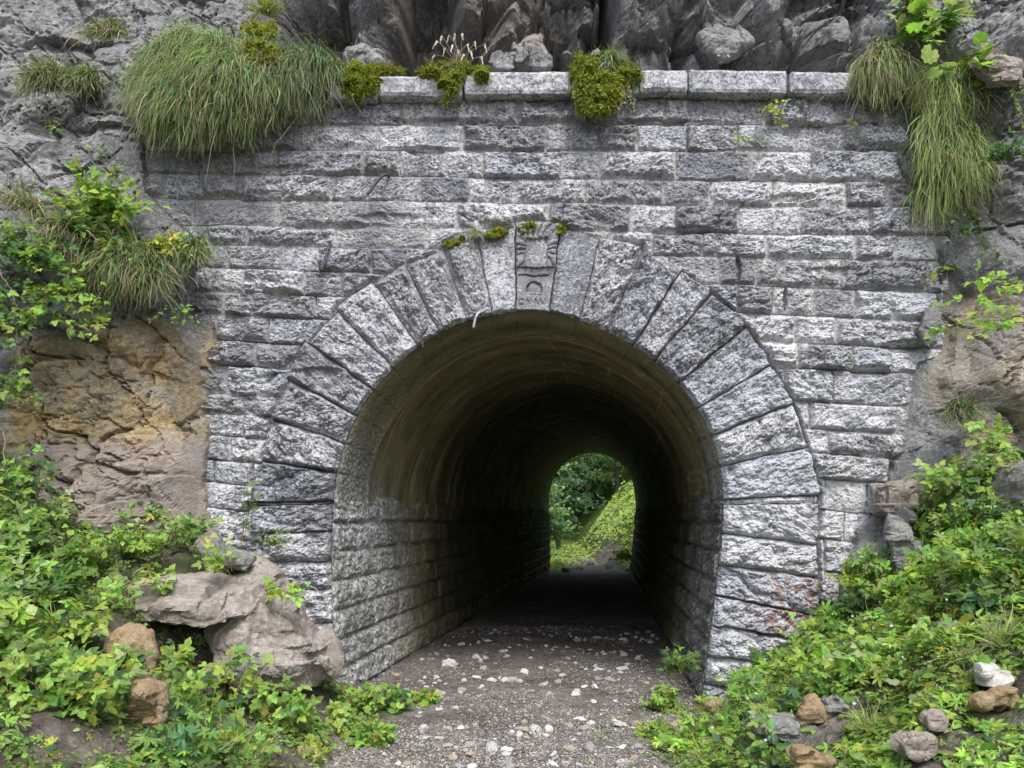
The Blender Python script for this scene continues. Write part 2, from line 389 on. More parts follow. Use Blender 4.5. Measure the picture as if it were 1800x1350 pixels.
# the arch ring
CXR, CYR = 930., 888.
rx = px-CXR; ry = CYR-py; rr = np.hypot(rx, ry); th = np.degrees(np.arctan2(ry, rx))
RE = np.array([(0, 507), (11.5, 500), (20, 495), (30, 491), (39, 492), (49, 490), (55, 483), (65, 490), (75, 480), (84, 488), (93, 490), (101, 485), (108, 479), (117, 478), (125, 475), (135, 480), (143, 480), (152, 478), (161, 478), (170, 478), (180, 486)])
rext = np.interp(th, RE[:, 0], RE[:, 1])
vq = np.searchsorted([-0.01, 1.8, 11.5, 21, 30.2, 39.6, 49.2, 57, 66, 75, 83.7, 93.3, 101, 108.5, 117.5, 125, 134.7, 143.5, 152.5, 161.5, 170.5, 179.2, 180.01], th)
rext = rext+np.where(th > 50, 14*(h01(vq, vq*0+77)-0.5), 0)+3*fbm2(X*6, Z*6, 15, 2)
ring = (ry >= 0) & (rr < rext)
JA = [-0.01, 1.8, 11.5, 21, 30.2, 39.6, 49.2, 57, 66, 75, 83.7, 93.3, 101, 108.5, 117.5, 125, 134.7, 143.5, 152.5, 161.5, 170.5, 179.2, 180.01]
KEY_I = 10          # between 83.7 and 93.3
vi = np.searchsorted(JA, th)-1
key_l = 906.0; key_r = 965+(548-py)*(20/145.)
# the keystone's edges are straight lines
is_key = ring & (px > key_l) & (px < key_r) & (py < 700)
left_k = ring & (px <= key_l) & (vi == KEY_I); vi = np.where(left_k, KEY_I+1, vi)
right_k = ring & (px >= key_r) & (vi == KEY_I); vi = np.where(right_k, KEY_I-1, vi)
vi = np.where(is_key, KEY_I, vi)
dr = np.full(px.shape, 1e9)
for a in JA:
    if 83 < a < 94: continue
    dr = np.minimum(dr, np.abs(rr*np.radians(th-a)))
dk = np.minimum(np.abs(px-key_l), np.abs(px-key_r)); dk = np.where((th > 70) & (th < 105), dk, 1e9)
dr = np.minimum(dr, dk)
dring = np.minimum(dr, rext-rr)
sid = np.where(ring, 5000+vi, sid); 
dj = np.where(ring, dring, np.where(ry >= 0, np.minimum(dj, np.maximum(rr-rext, 0)), dj))
U = np.where(ring, rr/200., U); Vv = np.where(ring, np.radians(th)*2.1, Vv)
vert_joint = vert_joint & ~ring
# the jambs under it
jl = [884, 935, 988, 1036, 1095, 1150, 1205, 1262, 1320]; jlx = [440, 462, 486, 500, 470, 505, 475, 505, 470]
jr = [(877, 879), (937, 959), (993, 1016), (1047, 1083), (1100, 1128), (1155, 1178), (1205, 1225), (1262, 1280), (1320, 1340)]
for k in range(8):
    a, b = jl[k], jl[k+1]; m = (ry < 0) & (py >= a) & (py < b) & (px > jlx[k]) & (px < 900)
    sid = np.where(m, 6000+k, sid); dd = np.minimum(np.minimum(py-a, b-py), px-jlx[k]); dj = np.where(m, dd, dj)
    updist = np.where(m, py-a, updist); hgt = np.where(m, b-a, hgt)
    t2 = (px-1265)/172.; a2 = jr[k][0]+(jr[k][1]-jr[k][0])*t2; b2 = jr[k+1][0]+(jr[k+1][1]-jr[k+1][0])*t2
    m = (ry < 0) & (py >= a2) & (py < b2) & (px > 1000) & (px < 1437)
    sid = np.where(m, 6100+k, sid); dd = np.minimum(np.minimum(py-a2, b2-py), 1437-px); dj = np.where(m, dd, dj)
    updist = np.where(m, py-a2, updist); hgt = np.where(m, b2-a2, hgt)
    vert_joint = vert_joint & ~m
jamb_like = sid >= 6000
crackx = np.where((ry < 0), np.abs(px-1437), np.where((th < 46) & (th > -1), np.abs(rr-rext), 1e9)); crackx = np.where(px > 1250, crackx, 1e9)
dj = np.maximum(dj, 0)
e = dj/200.            # metres from the nearest joint
r1 = h01(sid, sid*0+3); r2 = h01(sid, sid*0+4); r3 = h01(sid, sid*0+5); r4 = h01(sid, sid*0+6)
low = sstep(3.9, 2.4, Z)         # the upper courses are flatter than the lower
amp = (0.28+0.95*r1**1.3)*(0.80+0.34*low); amp = np.where(sid >= 5000, 0.55+0.5*r1+0.25*low, amp); amp = np.where(jamb_like, 1.15, amp)
edge = sstep(0.001, 0.020+0.045*r2**2, e+0.018*fbm2(X*9, Z*9, 31, 3))
wu = 0.10*fbm2(U*5, Vv*5, 41, 3); wv = 0.07*fbm2(U*5, Vv*5, 45, 3)
ra_ = (h01(sid, sid*0+8)-0.5)*1.1; ca_, sa_ = np.cos(ra_), np.sin(ra_); U0, V0 = U.copy(), Vv.copy()
U = ca_*U0+sa_*V0; Vv = -sa_*U0+ca_*V0
c1, _, _, w1 = cells2((U+wu)*6.0+r3*50, (Vv+wv)*9.5+r4*50, 51, 2.0, 0.8)
c2, e2, _, w2 = cells2((U+wu*.6)*15+r4*50, (Vv+wv*.6)*26+r3*50, 61, 1.9, 0.9)
c3, _, _, w3 = cells2((U+wu*.3)*42, (Vv+wv*.3)*70, 71, 1.4, 1.0)
f0 = fbm2(X*3.1, Z*3.1, 81, 4); f1_ = fbm2(X*60, Z*60, 85, 3)
belly = np.clip(updist/np.maximum(hgt, 1), 0, 1); belly = np.where(jamb_like | (sid < 5000), np.sin(belly*2.6)*0.5+belly*0.5, 0.8)
h = 0.012+edge*amp*(0.014+0.020*belly+0.062*(c1-0.15)+0.034*c2+0.014*c3+0.02*f0)+0.0045*f1_+0.007*c3*edge
plane = edge*amp*((r3-0.5)*0.05*((px % 90)/90-0.5)+(r4-0.5)*0.02); h = h+plane
is_keyz = sid == 5000+KEY_I
# the two smooth stones beside the keystone and the keystone itself are dressed flat
h = np.where(is_keyz, 0.052*sstep(0, 0.008, e)+0.002*f1_, h)
flatv = (sid == 5000+KEY_I-1) | (sid == 5000+KEY_I+1)
h = np.where(flatv, 0.030*sstep(0, .012, e)+0.010*edge*c2+0.006*c3+0.003*f1_, h)
groove = (1-sstep(0.001, 0.0075, e))
gd = np.where(vert_joint, 0.004+0.03*(h01(sid, sid*0+9) > .55), 0.026)*(0.55+0.9*vn2(X*3, Z*3, 91)); gd = gd*(0.30+0.55*low)*(0.4+1.2*sstep(.3, .7, vn2(X*2.1, Z*4, 97))); gd = np.where(sid >= 5000, 0.012+0.026*np.clip(np.abs(th-90)/55-0.25, 0, 1), gd); gd = np.where((sid >= 5000) & (sid < 6000) & (rext-rr < 6) & (th > 50), 0.010, gd); gd = np.where(sid >= 6000, 0.034, gd)
h = h-groove*gd
ck = crackx/200.; h = h-(1-sstep(0.004, 0.020, ck+0.005*fbm2(X*20, Z*20, 5, 2)))*0.075*(Z > 0.6)
# spalled hollows under a few stones (photograph pixels: centre x, y, half width, half height)
for sx, sy, sw, sh, sd in ((770, 216, 90, 7, .05), (745, 268, 35, 9, .05), (1420, 232, 60, 16, .05), (1390, 350, 45, 8, .04), (1200, 408, 60, 8, .035), (580, 400, 70, 8, .03), (500, 300, 60, 7, .03), (1295, 478, 5, 26, .07), (1378, 528, 4, 22, .07),
                         (1585, 610, 40, 12, .05), (1530, 655, 38, 14, .04), (560, 655, 46, 9, .04), (470, 350, 60, 12, .03), (1150, 216, 60, 6, .05), (1530, 265, 50, 8, .05), (1460, 480, 50, 8, .03), (690, 385, 60, 9, .03)):
    q = ((px-sx)/sw)**2+((py-sy)/sh)**2; h = h-sd*(1-sstep(0.5, 1.15, q+0.35*fbm2(X*14, Z*14, 95, 2)))
# carving on the keystone, in local pixel coordinates
ky = np.where(is_keyz, py, 0); kx = np.where(is_keyz, px, 0)
kw_r = 965+(548-py)*(20/145.)
cx0 = (key_l+kw_r)/2-1
border_t = np.minimum.reduce([px-key_l, kw_r-px, py-398])/1.0
line_y = np.abs(py-487.5); 
car = np.zeros(px.shape)
panel = (np.abs(px-(cx0+0.0)) < 19) & (py > 424) & (py < 472)
bd, bxq, byq = poly_dist(px, py, [(925, 426), (961, 426), (957, 470), (925, 470)])
carz = is_keyz & (py < 480) & ~panel
ang = np.arctan2(py-445, (px-943)*1.0)
leafw = np.abs(np.sin(ang*9+0.9*np.sin(py*0.16+px*.05)+0.5*fbm2(X*25, Z*25, 23, 2)))*(0.75+0.5*fbm2(X*30, Z*30, 24, 2))
car = np.where(carz, 0.030*np.clip(leafw, 0, 1.2)**0.7*sstep(0, 4, bd)*sstep(0, 4, border_t+3)+0.006, 0)
car = np.where(carz & (py > 474), 0.002, car)
h = h+car
h = h-np.where(is_keyz & (line_y < 1.5) & (px > 911) & (px < 964), 0.02, 0)
dn = np.hypot(px-936.5, (py-512.5)); nich = is_keyz & ((dn < 12.5) & (py <= 512.5) | (np.abs(px-936.5) < 12.5) & (py > 512.5) & (py < 523))
rim = is_keyz & (np.abs(dn-13.2) < 1.6) & (py < 516)
h = h-np.where(nich, 0.010, 0)-np.where(rim, 0.022, 0)
def seg(x1, y1, x2, y2):
    ex, ey = x2-x1, y2-y1; t = np.clip(((px-x1)*ex+(py-y1)*ey)/(ex*ex+ey*ey), 0, 1); return np.hypot(px-x1-t*ex, py-y1-t*ey)
lt = np.full(px.shape, 1e9)
for s4 in ((939, 529, 944, 539), (944, 539, 948, 530), (948, 530, 952, 538), (952, 538, 957, 528), (925, 539, 925, 530), (925, 530, 932, 539), (932, 539, 932, 530)): lt = np.minimum(lt, seg(*s4))
lt = np.minimum(lt, np.where(px < 919.5, np.abs(np.hypot(px-916, py-534.5)-4.5), 1e9))
h = h-np.where(is_keyz, 0.011*(1-sstep(0.6, 1.5, lt)), 0)
# arris at the opening: chipped and rounded back
ins = inside_poly(X, Z, open_poly)
zone = np.abs(np.hypot(X-0.15, (Z-1.7))-1.75) < 0.8
zone |= (Z < 1.9)
od = np.full(X.shape, 1.0); qx = X.copy(); qz = Z.copy()
od[zone], qx[zone], qz[zone] = poly_dist(X[zone], Z[zone], open_poly, closed=False)
chip = 0.018+0.022*np.clip(c2, 0, 1)+0.02*vn2(X*6, Z*6, 99); chip = np.where(is_keyz, 0.010, chip)
h = h-np.where(ins, 0.10, (1-sstep(0.0, 1.0, od/chip))*0.075*(0.6+0.5*c1))
snap = ins & (od < STEP*1.6)
Xs = np.where(snap, qx, X); Zs = np.where(snap, qz, Z)
h = np.where(snap, -0.045, h)
Y = -h
V = np.stack([Xs, Y, Zs], 1)
F = grid_faces(nx_, nz_)
bad = ins & ~snap
inw = inside_poly(X, Z, wall_out); wod, _, _ = poly_dist(X, Z, wall_out)
bad |= (~inw & (wod > 0.10))
keep = ~bad[F].any(axis=1); F = F[keep]
mort = np.clip(np.where(vert_joint, 1-sstep(0.005, 0.030, e+0.02*fbm2(X*8, Z*8, 17, 3)), (1-sstep(0.004, 0.022, e+0.015*fbm2(X*8, Z*8, 18, 3)))*0.8), 0, 1)*(0.35+0.65*(Z > 2.4))*np.where(sid >= 5000, .5, 1)
tone = np.clip(0.34+0.50*r2+0.14*low-0.30*sstep(0.5, 0.9, r4), 0, 1); tone = np.where(sid >= 5000, 0.22+0.50*r2, tone)
rich = 0.44+0.05*low+0.50*(r3-0.5)+0.25*fbm2(X*1.3, Z*1.3, 107, 3)+0.25*sstep(1.0, 2.6, X)*low; rich = np.where(sid >= 5000, rich+0.02, rich)
rust = np.exp(-(((px-1400)/75)**2+((py-1075)/85)**2))*1.2
rust = np.clip(rust, 0, 1)
rust = np.maximum(rust, 0.25*np.exp(-(((px-1440)/60)**2+((py-930)/80)**2)))
colr = np.stack([tone, mort, np.clip(rich, 0, 1), np.clip(rust, 0, 1)], 1)
fid = sid[F[:, 0]]
Vw, Fw, Cw = subset(V, F, fid < 5000, colr)
wall = mk('facing_wall', Vw, Fw, M_STONE, portal, Cw)
wall['label'] = 'coursed rock-faced limestone blocks around the arch'
for n in sorted(set(fid[fid >= 5000].tolist())):
    v_, f_, c_ = subset(V, F, fid == n, colr)
    if len(f_) < 40 or n in (6007, 6107): continue
    nm = 'keystone' if n == 5000+KEY_I else ('voussoir' if n < 6000 else 'jamb_stone')
    o = mk(nm, v_, f_, M_STONE, portal, c_)
    if nm == 'keystone': o['label'] = 'carved keystone with leaf border, niche and letters'
# coping stones along the top of the wall
def stone_box(name, x0, x1, y0, y1, z0, z1, mat, parent, seed=0, step=0.013, a1=0.012, a2=0.02, col=(0.8, 0, 0.6, 0), skew=0.0):
    nx = max(2, int((x1-x0)/step)); ny = max(2, int((y1-y0)/step/1.5)); nz = max(2, int((z1-z0)/step))
    xs = np.linspace(x0, x1, nx); ys = np.linspace(y0, y1, ny); zs = np.linspace(z0, z1, nz); Vs = []; Fs = []; n = 0
    def add(a, b, fn, flip):
        nonlocal n
        A, B = np.meshgrid(a, b, indexing='ij'); v = fn(A.ravel(), B.ravel()); f = grid_faces(len(a), len(b))
        if flip: f = f[:, ::-1]
        Vs.append(v); Fs.append(f+n); n += len(v)
    o1 = np.ones
    add(xs, zs, lambda a, b: np.stack([a, np.full(a.shape, y0), b], 1), False); add(xs, zs, lambda a, b: np.stack([a, np.full(a.shape, y1), b], 1), True)
    add(xs, ys, lambda a, b: np.stack([a, b, np.full(a.shape, z1)], 1), False); add(xs, ys, lambda a, b: np.stack([a, b, np.full(a.shape, z0)], 1), True)
    add(ys, zs, lambda a, b: np.stack([np.full(a.shape, x0), a, b], 1), True); add(ys, zs, lambda a, b: np.stack([np.full(a.shape, x1), a, b], 1), False)
    v = np.concatenate(Vs); c = np.array([(x0+x1)/2, (y0+y1)/2, (z0+z1)/2]); hlf = np.array([(x1-x0), (y1-y0), (z1-z0)])/2
    q = (v-c)/hlf; rad = 0.018/hlf
    # rounded edges
    dd = np.minimum(1.0, np.maximum(0, np.sort(np.abs(q), axis=1)[:, 1:2]-0.0)); near_e = sstep(0.0, 1.0, (np.partition(hlf-np.abs(v-c), 1, axis=1)[:, 1])/0.03)
    v = v+(c-v)*((1-near_e)*0.014/np.linalg.norm(hlf)*1.5)[:, None]
    s = seed*3.7
    for ax in range(3):
        d = a1*fbm3(v[:, 0]*6+s, v[:, 1]*6, v[:, 2]*9+s+ax*31, 7+ax, 3)+a2*0.5*(cells3(v[:, 0]*16+s, v[:, 1]*16, v[:, 2]*22+ax*13, 3+ax*9)-0.3)
        v[:, ax] += d*(1.0 if ax == 1 else 0.5)
    v[:, 2] += (v[:, 0]-x0)*skew
    C = np.tile(np.array(col, float), (len(v), 1))
    return mk(name, v, np.concatenate(Fs), mat, parent, C)
yc = -0.15
for i, (a, b, t0, t1, bt) in enumerate(((575, 663, 137, 137, 172), (664, 812, 133, 133, 168), (816, 1004, 126, 124, 165), (1006, 1124, 124, 122, 164), (1127, 1209, 121, 120, 160), (1213, 1385, 121, 123, 161), (1390, 1512, 124, 125, 162))):
    p0 = P(a, bt, yc); p1 = P(b, t0, yc)
    stone_box('coping_stone', p0[0]-.004, p1[0]+.004, yc, 0.42, p0[2], p1[2], M_STONE, portal, i+1, col=(0.40+0.3*((i*37) % 5)/5, 0, 0.50, 0), skew=-(t1-t0)*(yc-CY)/1350/(p1[0]-p0[0]))

# ------------------------------------------------------------------ tunnel lining
ts = np.concatenate([np.arange(0, 3.2, 0.012), np.arange(3.2, 7, 0.035), np.linspace(7, YF, 170)])
T, S = np.meshgrid(ts, np.arange(NS), indexing='ij')
w = (T/YF)
LX = nearP[S, 0]*(1-w)+farP[S, 0]*w; LZ = nearP[S, 1]*(1-w)+farP[S, 1]*w
tang = np.gradient(nearP, axis=0); nrm = np.stack([-tang[:, 1], tang[:, 0]], 1); nrm /= np.linalg.norm(nrm, axis=1)[:, None]
if (nrm[NS//2]@np.array([0, -1.])) < 0: nrm = -nrm          # point into the bore
slen = np.concatenate([[0], np.cumsum(np.linalg.norm(np.diff(nearP, axis=0), axis=1))]); SL = slen[S]
t_ = T.ravel(); s_ = SL.ravel(); z_ = LZ.ravel(); x_ = LX.ravel(); left = S.ravel() < NS/2
spr = z_ < 1.72+0.05*w.ravel()+np.where(t_ > .8, 0.10*fbm2(t_*1.3, z_*0, 9, 3)+0.12*np.floor(vn2(t_*1.1, t_*0, 19)*3)/3, 0)
# side walls: courses with joints that run along the bore
ch = 0.262; zz = z_+0.012*fbm2(t_*3, z_*3, 3, 2)+0.3; ci = np.floor(zz/ch); fz = zz-ci*ch
off = h01(ci, left*1)*2; bl = 0.44; tb = (t_+off+0.01*fbm2(t_*9, z_*9, 8, 2))/bl; bi = np.floor(tb); ft = (tb-bi)*bl
ew = np.minimum(np.minimum(fz, ch-fz), np.minimum(ft, bl-ft))
# a ring of dressed stones 0.8 m deep, then the rendered vault
ringz = (t_ < 0.80+0.05*vn2(s_*2.5, s_*0, 5)) & ~spr
thn = np.degrees(np.arctan2(z_-(CZ+(915-888)/200), x_-0.15)); er = np.full(t_.shape, 1e9)
for a in JA: er = np.minimum(er, np.abs(np.radians(thn-a))*1.72)
er = np.minimum(er, np.abs(0.80-t_)*1.5)
c1, _, _, _ = cells2(t_*6+ci*7, z_*11+left*9, 151, 1.3, .9); c2, _, _, _ = cells2(t_*17, z_*32, 161, 1.4, 1.); c3, _, _, _ = cells2(t_*45, s_*60, 171, 1.3, 1.)
dw = sstep(0.003, 0.05, ew)*(0.014+0.035*c1+0.016*c2)+0.006*c3-(1-sstep(0.001, 0.008, ew))*0.02
dring_ = 0.010*c2*sstep(0, 0.03, er)+0.006*c3-(1-sstep(.001, .008, er))*0.015+0.01
arcs = np.clip(np.exp(-((fbm2(t_*3.0+0.20*fbm2(t_*2, s_*0.6, 7, 3), s_*0.25, 211, 3))/0.05)**2), 0, 1)*sstep(.25, .6, vn2(t_*1.3, s_*0.7, 215))
axial = np.exp(-((fbm2(s_*4.5, t_*0.5, 221, 2)+0.10)/0.035)**2)*sstep(0.1, 0.6, vn2(s_*1.5, t_*.9, 225))
dv = 0.018*fbm2(t_*2.6, s_*0.5, 231, 4)+0.012*fbm2(s_*4, t_*1.1, 235, 3)+0.003*c3-0.004*arcs-0.022
disp = np.where(spr, dw, np.where(ringz, dring_, dv))
lowz = sstep(0.0, 0.35, t_)                         # close to the mouth the lining follows the outline exactly
disp = disp*(0.15+0.85*sstep(0.0, 0.06, t_))
nx2 = nrm[S.ravel(), 0]; nz2 = nrm[S.ravel(), 1]
Vl = np.stack([x_+nx2*disp, t_, z_+nz2*disp], 1)
toneL = np.clip(0.85+0.35*(h01(ci, bi, left*1)-0.5)*spr+0.55*fbm2(t_*5, s_*0.5, 242, 3)*(~spr)+0.3*fbm2(t_*1.2, s_*1.2, 241, 3)-0.75*sstep(1.8, 5.5, t_)-0.2*spr*sstep(.8, 2.2, t_)*sstep(-.2, 1.0, z_)-0.35*spr*(~left), 0, 1)  # random block tone, plus the bore's shade painted in: darker deeper and right
stoneL = np.where(spr, 1-0.95*sstep(0.9, 3.4, t_+0.5*fbm2(t_*1.5, s_*1.5, 245, 3)), np.where(ringz, 0.12+0.75*sstep(2.7, 1.9, z_), 0.55*np.exp(-((z_-1.8)/0.22)**2)*sstep(2.6, .8, t_)))  # side-wall stone fades to olive deeper in, partly painting in the bore's shade
strk = np.where(spr | ringz, 0, np.clip(arcs*0.9+axial*sstep(0.0, 0.5, x_)*1.0, 0, 1))
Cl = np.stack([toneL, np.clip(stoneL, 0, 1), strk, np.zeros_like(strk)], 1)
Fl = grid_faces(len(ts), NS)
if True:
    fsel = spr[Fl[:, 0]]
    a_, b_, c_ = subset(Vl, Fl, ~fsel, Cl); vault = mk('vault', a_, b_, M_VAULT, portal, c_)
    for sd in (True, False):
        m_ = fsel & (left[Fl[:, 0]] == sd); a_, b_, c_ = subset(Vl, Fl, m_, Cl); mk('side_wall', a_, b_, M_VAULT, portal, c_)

# ------------------------------------------------------------------ ground
def ground_z(x, y):
    x = np.asarray(x, float); y = np.asarray(y, float)
    yy = np.clip(y, -2.6, 0)
    sl = np.interp(yy, [-2.6, -1, 0], [0.50, 0.74, 1.02]); xl = np.interp(yy, [-2.6, -1.2, 0], [0.98, 1.12, 1.30])
    sr = np.interp(yy, [-2.6, -1, 0], [0.50, 0.64, 1.10]); xr = np.interp(yy, [-2.6, -1.2, 0], [0.85, 1.22, 2.05])
    w_ = 0.035*fbm2(x*2.2, y*2.2, 301, 4)+0.25*fbm2(x*0.7, y*0.7, 305, 2)*0.3
    bl_ = np.maximum(0, -x-xl+w_); br_ = np.maximum(0, x-xr+w_)
    def soft(d, s, lim): z = s*(np.sqrt(d*d+0.02)-0.1414); return np.where(z > lim, lim+(z-lim)*0.45, z)
    bank = soft(bl_, sl, 1.9)+soft(br_, sr, 2.1)
    bank = bank*(1+0.25*fbm2(x*1.6, y*1.6, 311, 3))
    front = sstep(0.9, 0.0, y)
    z = bank*front-0.03-0.006*np.clip(y, 0, 20)
    z = z+0.018*fbm2(x*3, y*3, 321, 4)+0.012*fbm2(x*14, y*14, 325, 3)
    z = z-0.42*np.exp(-(((x+2.05)/.42)**2+((y+1.35)/.42)**2)**2)
    # beyond the bore: the path climbs on between a steep green bank and the wood
    fy = np.maximum(0, y-19.5)
    xp = 2.75+0.042*np.maximum(0, y-18)
    far = 0.012*fy+4.2*np.tanh(np.maximum(0, x-xp-0.35)*sstep(0, 5, fy)*0.36)+np.maximum(0, fy-28)*0.5+np.maximum(0, xp-x-2.5)*-0.1*sstep(0, 4, fy)
    far = far*(1+0.2*fbm2(x*.5, y*.5, 331, 3))+0.10*fbm2(x*1.1, y*1.1, 335, 3)*sstep(0, 3, fy)
    return z+np.where(fy > 0, far, 0)
def hit(px, py):
    """Where the sight line through a photograph pixel meets the ground before the portal: its depth."""
    d = np.arange(2.2, 6.9, 0.01); q = (px-900)*d/1350; zz_ = CZ+(915-py)*d/1350; m = zz_ < ground_z(q, d+CY)
    return float(d[np.argmax(m)]+CY) if m.any() else -0.15
CLEAR = []          # patches of the banks kept free of the carpets: x, y, radius
def axis(parts):
    out = []
    for a, b, s in parts: out.append(np.arange(a, b, s))
    return np.concatenate(out)
gxs = axis([(-120, -30, 8), (-30, -8, 1.2), (-8, -4.2, 0.12), (-4.2, 5.0, 0.021), (5.0, 9, 0.12), (9, 30, 1.2), (30, 121, 8)])
gys = axis([(-120, -30, 8), (-30, -8, 1.2), (-8, -4.0, 0.1), (-4.0, 1.6, 0.021), (1.6, 6, 0.05), (6, 18, 0.12), (18, 30, 0.16), (30, 60, 0.6), (60, 160, 8)])
GX, GY = np.meshgrid(gxs, gys, indexing='ij'); gx_ = GX.ravel(); gy_ = GY.ravel(); gz_ = ground_z(gx_, gy_)
near_m = (gy_ < 8)
pth = (sstep(-1.6, -1.15, gx_+0.25*fbm2(gx_*2, gy_*2, 341, 3))*sstep(2.0, 1.25, gx_-0.12*np.maximum(gy_, 0)+0.25*fbm2(gx_*2, gy_*2, 345, 3)))
pth = np.where(gy_ > 1, 1.0, pth)
xpp = 2.75+0.042*np.maximum(0, gy_-18)
grn = np.where(gy_ > 18.5, 1-sstep(1.15, 0.7, np.abs(gx_-xpp)+0.5*fbm2(gx_*1.5, gy_*1.5, 351, 3))*sstep(24+3, 20, gy_-3), 0.0)
grn = np.maximum(grn, 0.55*sstep(0.1, .4, fbm2(gx_*3, gy_*3, 355, 3))*(gy_ < 0)*(np.abs(gx_-0.1) > 1.0))
gcol = np.stack([np.clip(pth, 0, 1), np.clip(grn, 0, 1), np.clip(0.45+0.55*sstep(-0.65, -1.35, gy_+0.35*fbm2(gx_*1.8, gy_*1.8, 361, 3))+0.12*(gy_ > 16)+0.35*sstep(.1, .35, fbm2(gx_*2.5, gy_*2.5, 362, 3)), 0, 1)], 1)
ground = mk('ground', np.stack([gx_, gy_, gz_], 1), grid_faces(len(gxs), len(gys)), M_GROUND, None, gcol, smooth=True)
tag(ground, 'stony dirt ground of the path and its earth banks', 'ground', kind='structure')

# ------------------------------------------------------------------ cliff
CP = [(-300, -100, 0.6), (0, -60, 0.55), (200, -60, .75), (0, 60, .35), (200, 40, .60), (400, 10, .85), (520, 20, .8), (0, 200, .05), (120, 200, .10), (230, 180, .15), (230, 280, -.02), (0, 320, -.25), (130, 330, -.15), (-200, 300, -.5), (230, 350, -.12),
      (300, 430, -.10), (330, 520, -.12), (0, 480, -.55), (150, 480, -.42), (0, 620, -.75), (150, 600, -.50), (300, 600, -.32), (362, 640, -.08), (200, 720, -.42), (80, 720, -.60), (345, 760, -.12), (250, 840, -.50), (100, 860, -.70), (350, 880, -.28), (0, 900, -.95), (-200, 700, -1.2), (-200, 950, -1.5), (300, 960, -.5), (430, 950, -.15),
      (600, 60, .75), (640, 100, .95), (700, 40, 1.25), (760, 60, 1.5), (800, 10, 1.0), (860, 50, .95), (930, 40, 1.1), (990, 30, 0.95), (1050, 70, 1.45), (1090, 20, .75), (1130, 60, .55), (1180, 60, .50), (1250, 60, .42), (1330, 90, .62), (1290, 20, .35), (1400, 105, .62), (1450, 30, .32), (1500, 90, .38), (1540, 60, .15),
      (600, -60, .5), (750, -60, .75), (900, -80, .55), (1050, -80, .5), (1200, -80, .25), (1400, -80, .2),
      (1600, 40, .0), (1700, 60, -.25), (1800, 60, -.35), (2000, 100, -.6), (1600, 180, .10), (1720, 250, -.10), (1800, 300, -.45), (1640, 400, .10), (1720, 450, -.18), (1800, 450, -.62), (1670, 520, .02), (1640, 620, -.02), (1720, 640, -.30), (1800, 640, -.65), (1610, 680, -.03), (1650, 760, -.20), (1600, 760, -.05), (1740, 760, -.50), (1570, 850, -.06), (1650, 880, -.28), (1800, 860, -.9), (2000, 700, -1.3), (1570, 960, -.1), (1650, 1000, -.4)]
cpw = np.array([P(*c) for c in CP])
cgx = axis([(-40, -10, 1.5), (-10, -5.3, 0.09), (-5.3, 5.6, 0.0165), (5.6, 10, 0.09), (10, 41, 1.5)])
cgz = axis([(-1.0, 0.2, 0.06), (0.2, 6.9, 0.0165), (6.9, 9, .09), (9, 12.1, 1.0)])
CX_, CZ_ = np.meshgrid(cgx, cgz, indexing='ij'); cx = CX_.ravel(); cz = CZ_.ravel()
num = np.zeros_like(cx); den = np.zeros_like(cx)
wx = cx+0.18*fbm2(cx*1.4, cz*1.4, 401, 3); wz = cz+0.18*fbm2(cx*1.4, cz*1.4, 405, 3)
for a, b, c in zip(cpw[:, 0], cpw[:, 2], cpw[:, 1]):
    k = 1/(((wx-a)**2+(wz-b)**2+0.012)**1.8); num += k*c; den += k*1
yb = num/den
def rockrel(x, z, s, big=1.0):
    u = x+0.16*fbm2(x*2.3, z*2.3, s+1, 3); v = z+0.16*fbm2(x*2.3, z*2.3, s+5, 3)
    a, e1, ra, _ = cells2(u*1.25, v*1.0, s+10, 2.2, .5)
    b, e2, rb, _ = cells2(u*3.4, v*2.9, s+20, 2.3, .5)
    c, e3, rc, _ = cells2((u*.8+.6*v)*9, (v*.8-.6*u)*8, s+30, 2.2, .6)
    d, e4, _, _ = cells2(u*26, v*30, s+40, 2.0, .6)
    a, b, c, d = [q_-q_.mean() for q_ in (a, b, c, d)]
    crack = (1-sstep(0.0, 0.035, e1+0.03*fbm2(x*12, z*12, s+51, 2)))*0.10*sstep(0.3, .6, vn2(x*1.1, z*1.1, s+55))+(1-sstep(0, 0.06, e2))*0.045*sstep(0.45, .7, vn2(x*1.7, z*1.7, s+57))
    uu = x+.10*fbm2(x*4, z*4, s+81, 3); vv_ = z+.10*fbm2(x*4, z*4, s+82, 3)
    _, e5, _, _ = cells2(uu*1.9+.5*vv_, vv_*1.5, s+83, 1, .5); _, e6, _, _ = cells2(uu*5.5, vv_*4.4-uu, s+85, 1, .5)
    crack = crack+(1-sstep(0.0, 0.030, e5))*0.09*sstep(.25, .6, vn2(x*1.4, z*1.4, s+87))+(1-sstep(0, .05, e6))*0.035*sstep(.45, .7, vn2(x*1.9, z*1.9, s+88))
    return big*(0.05+0.26*a+0.13*b+0.060*c+0.026*d+0.016*fbm2(x*25, z*25, s+61, 3))-crack, ra, rb
rel, ra, rb = rockrel(cx, cz, 500)
up = sstep(5.3, 5.7, cz)*sstep(3.4, 2.9, cx)*sstep(-2.6, -2.1, cx)
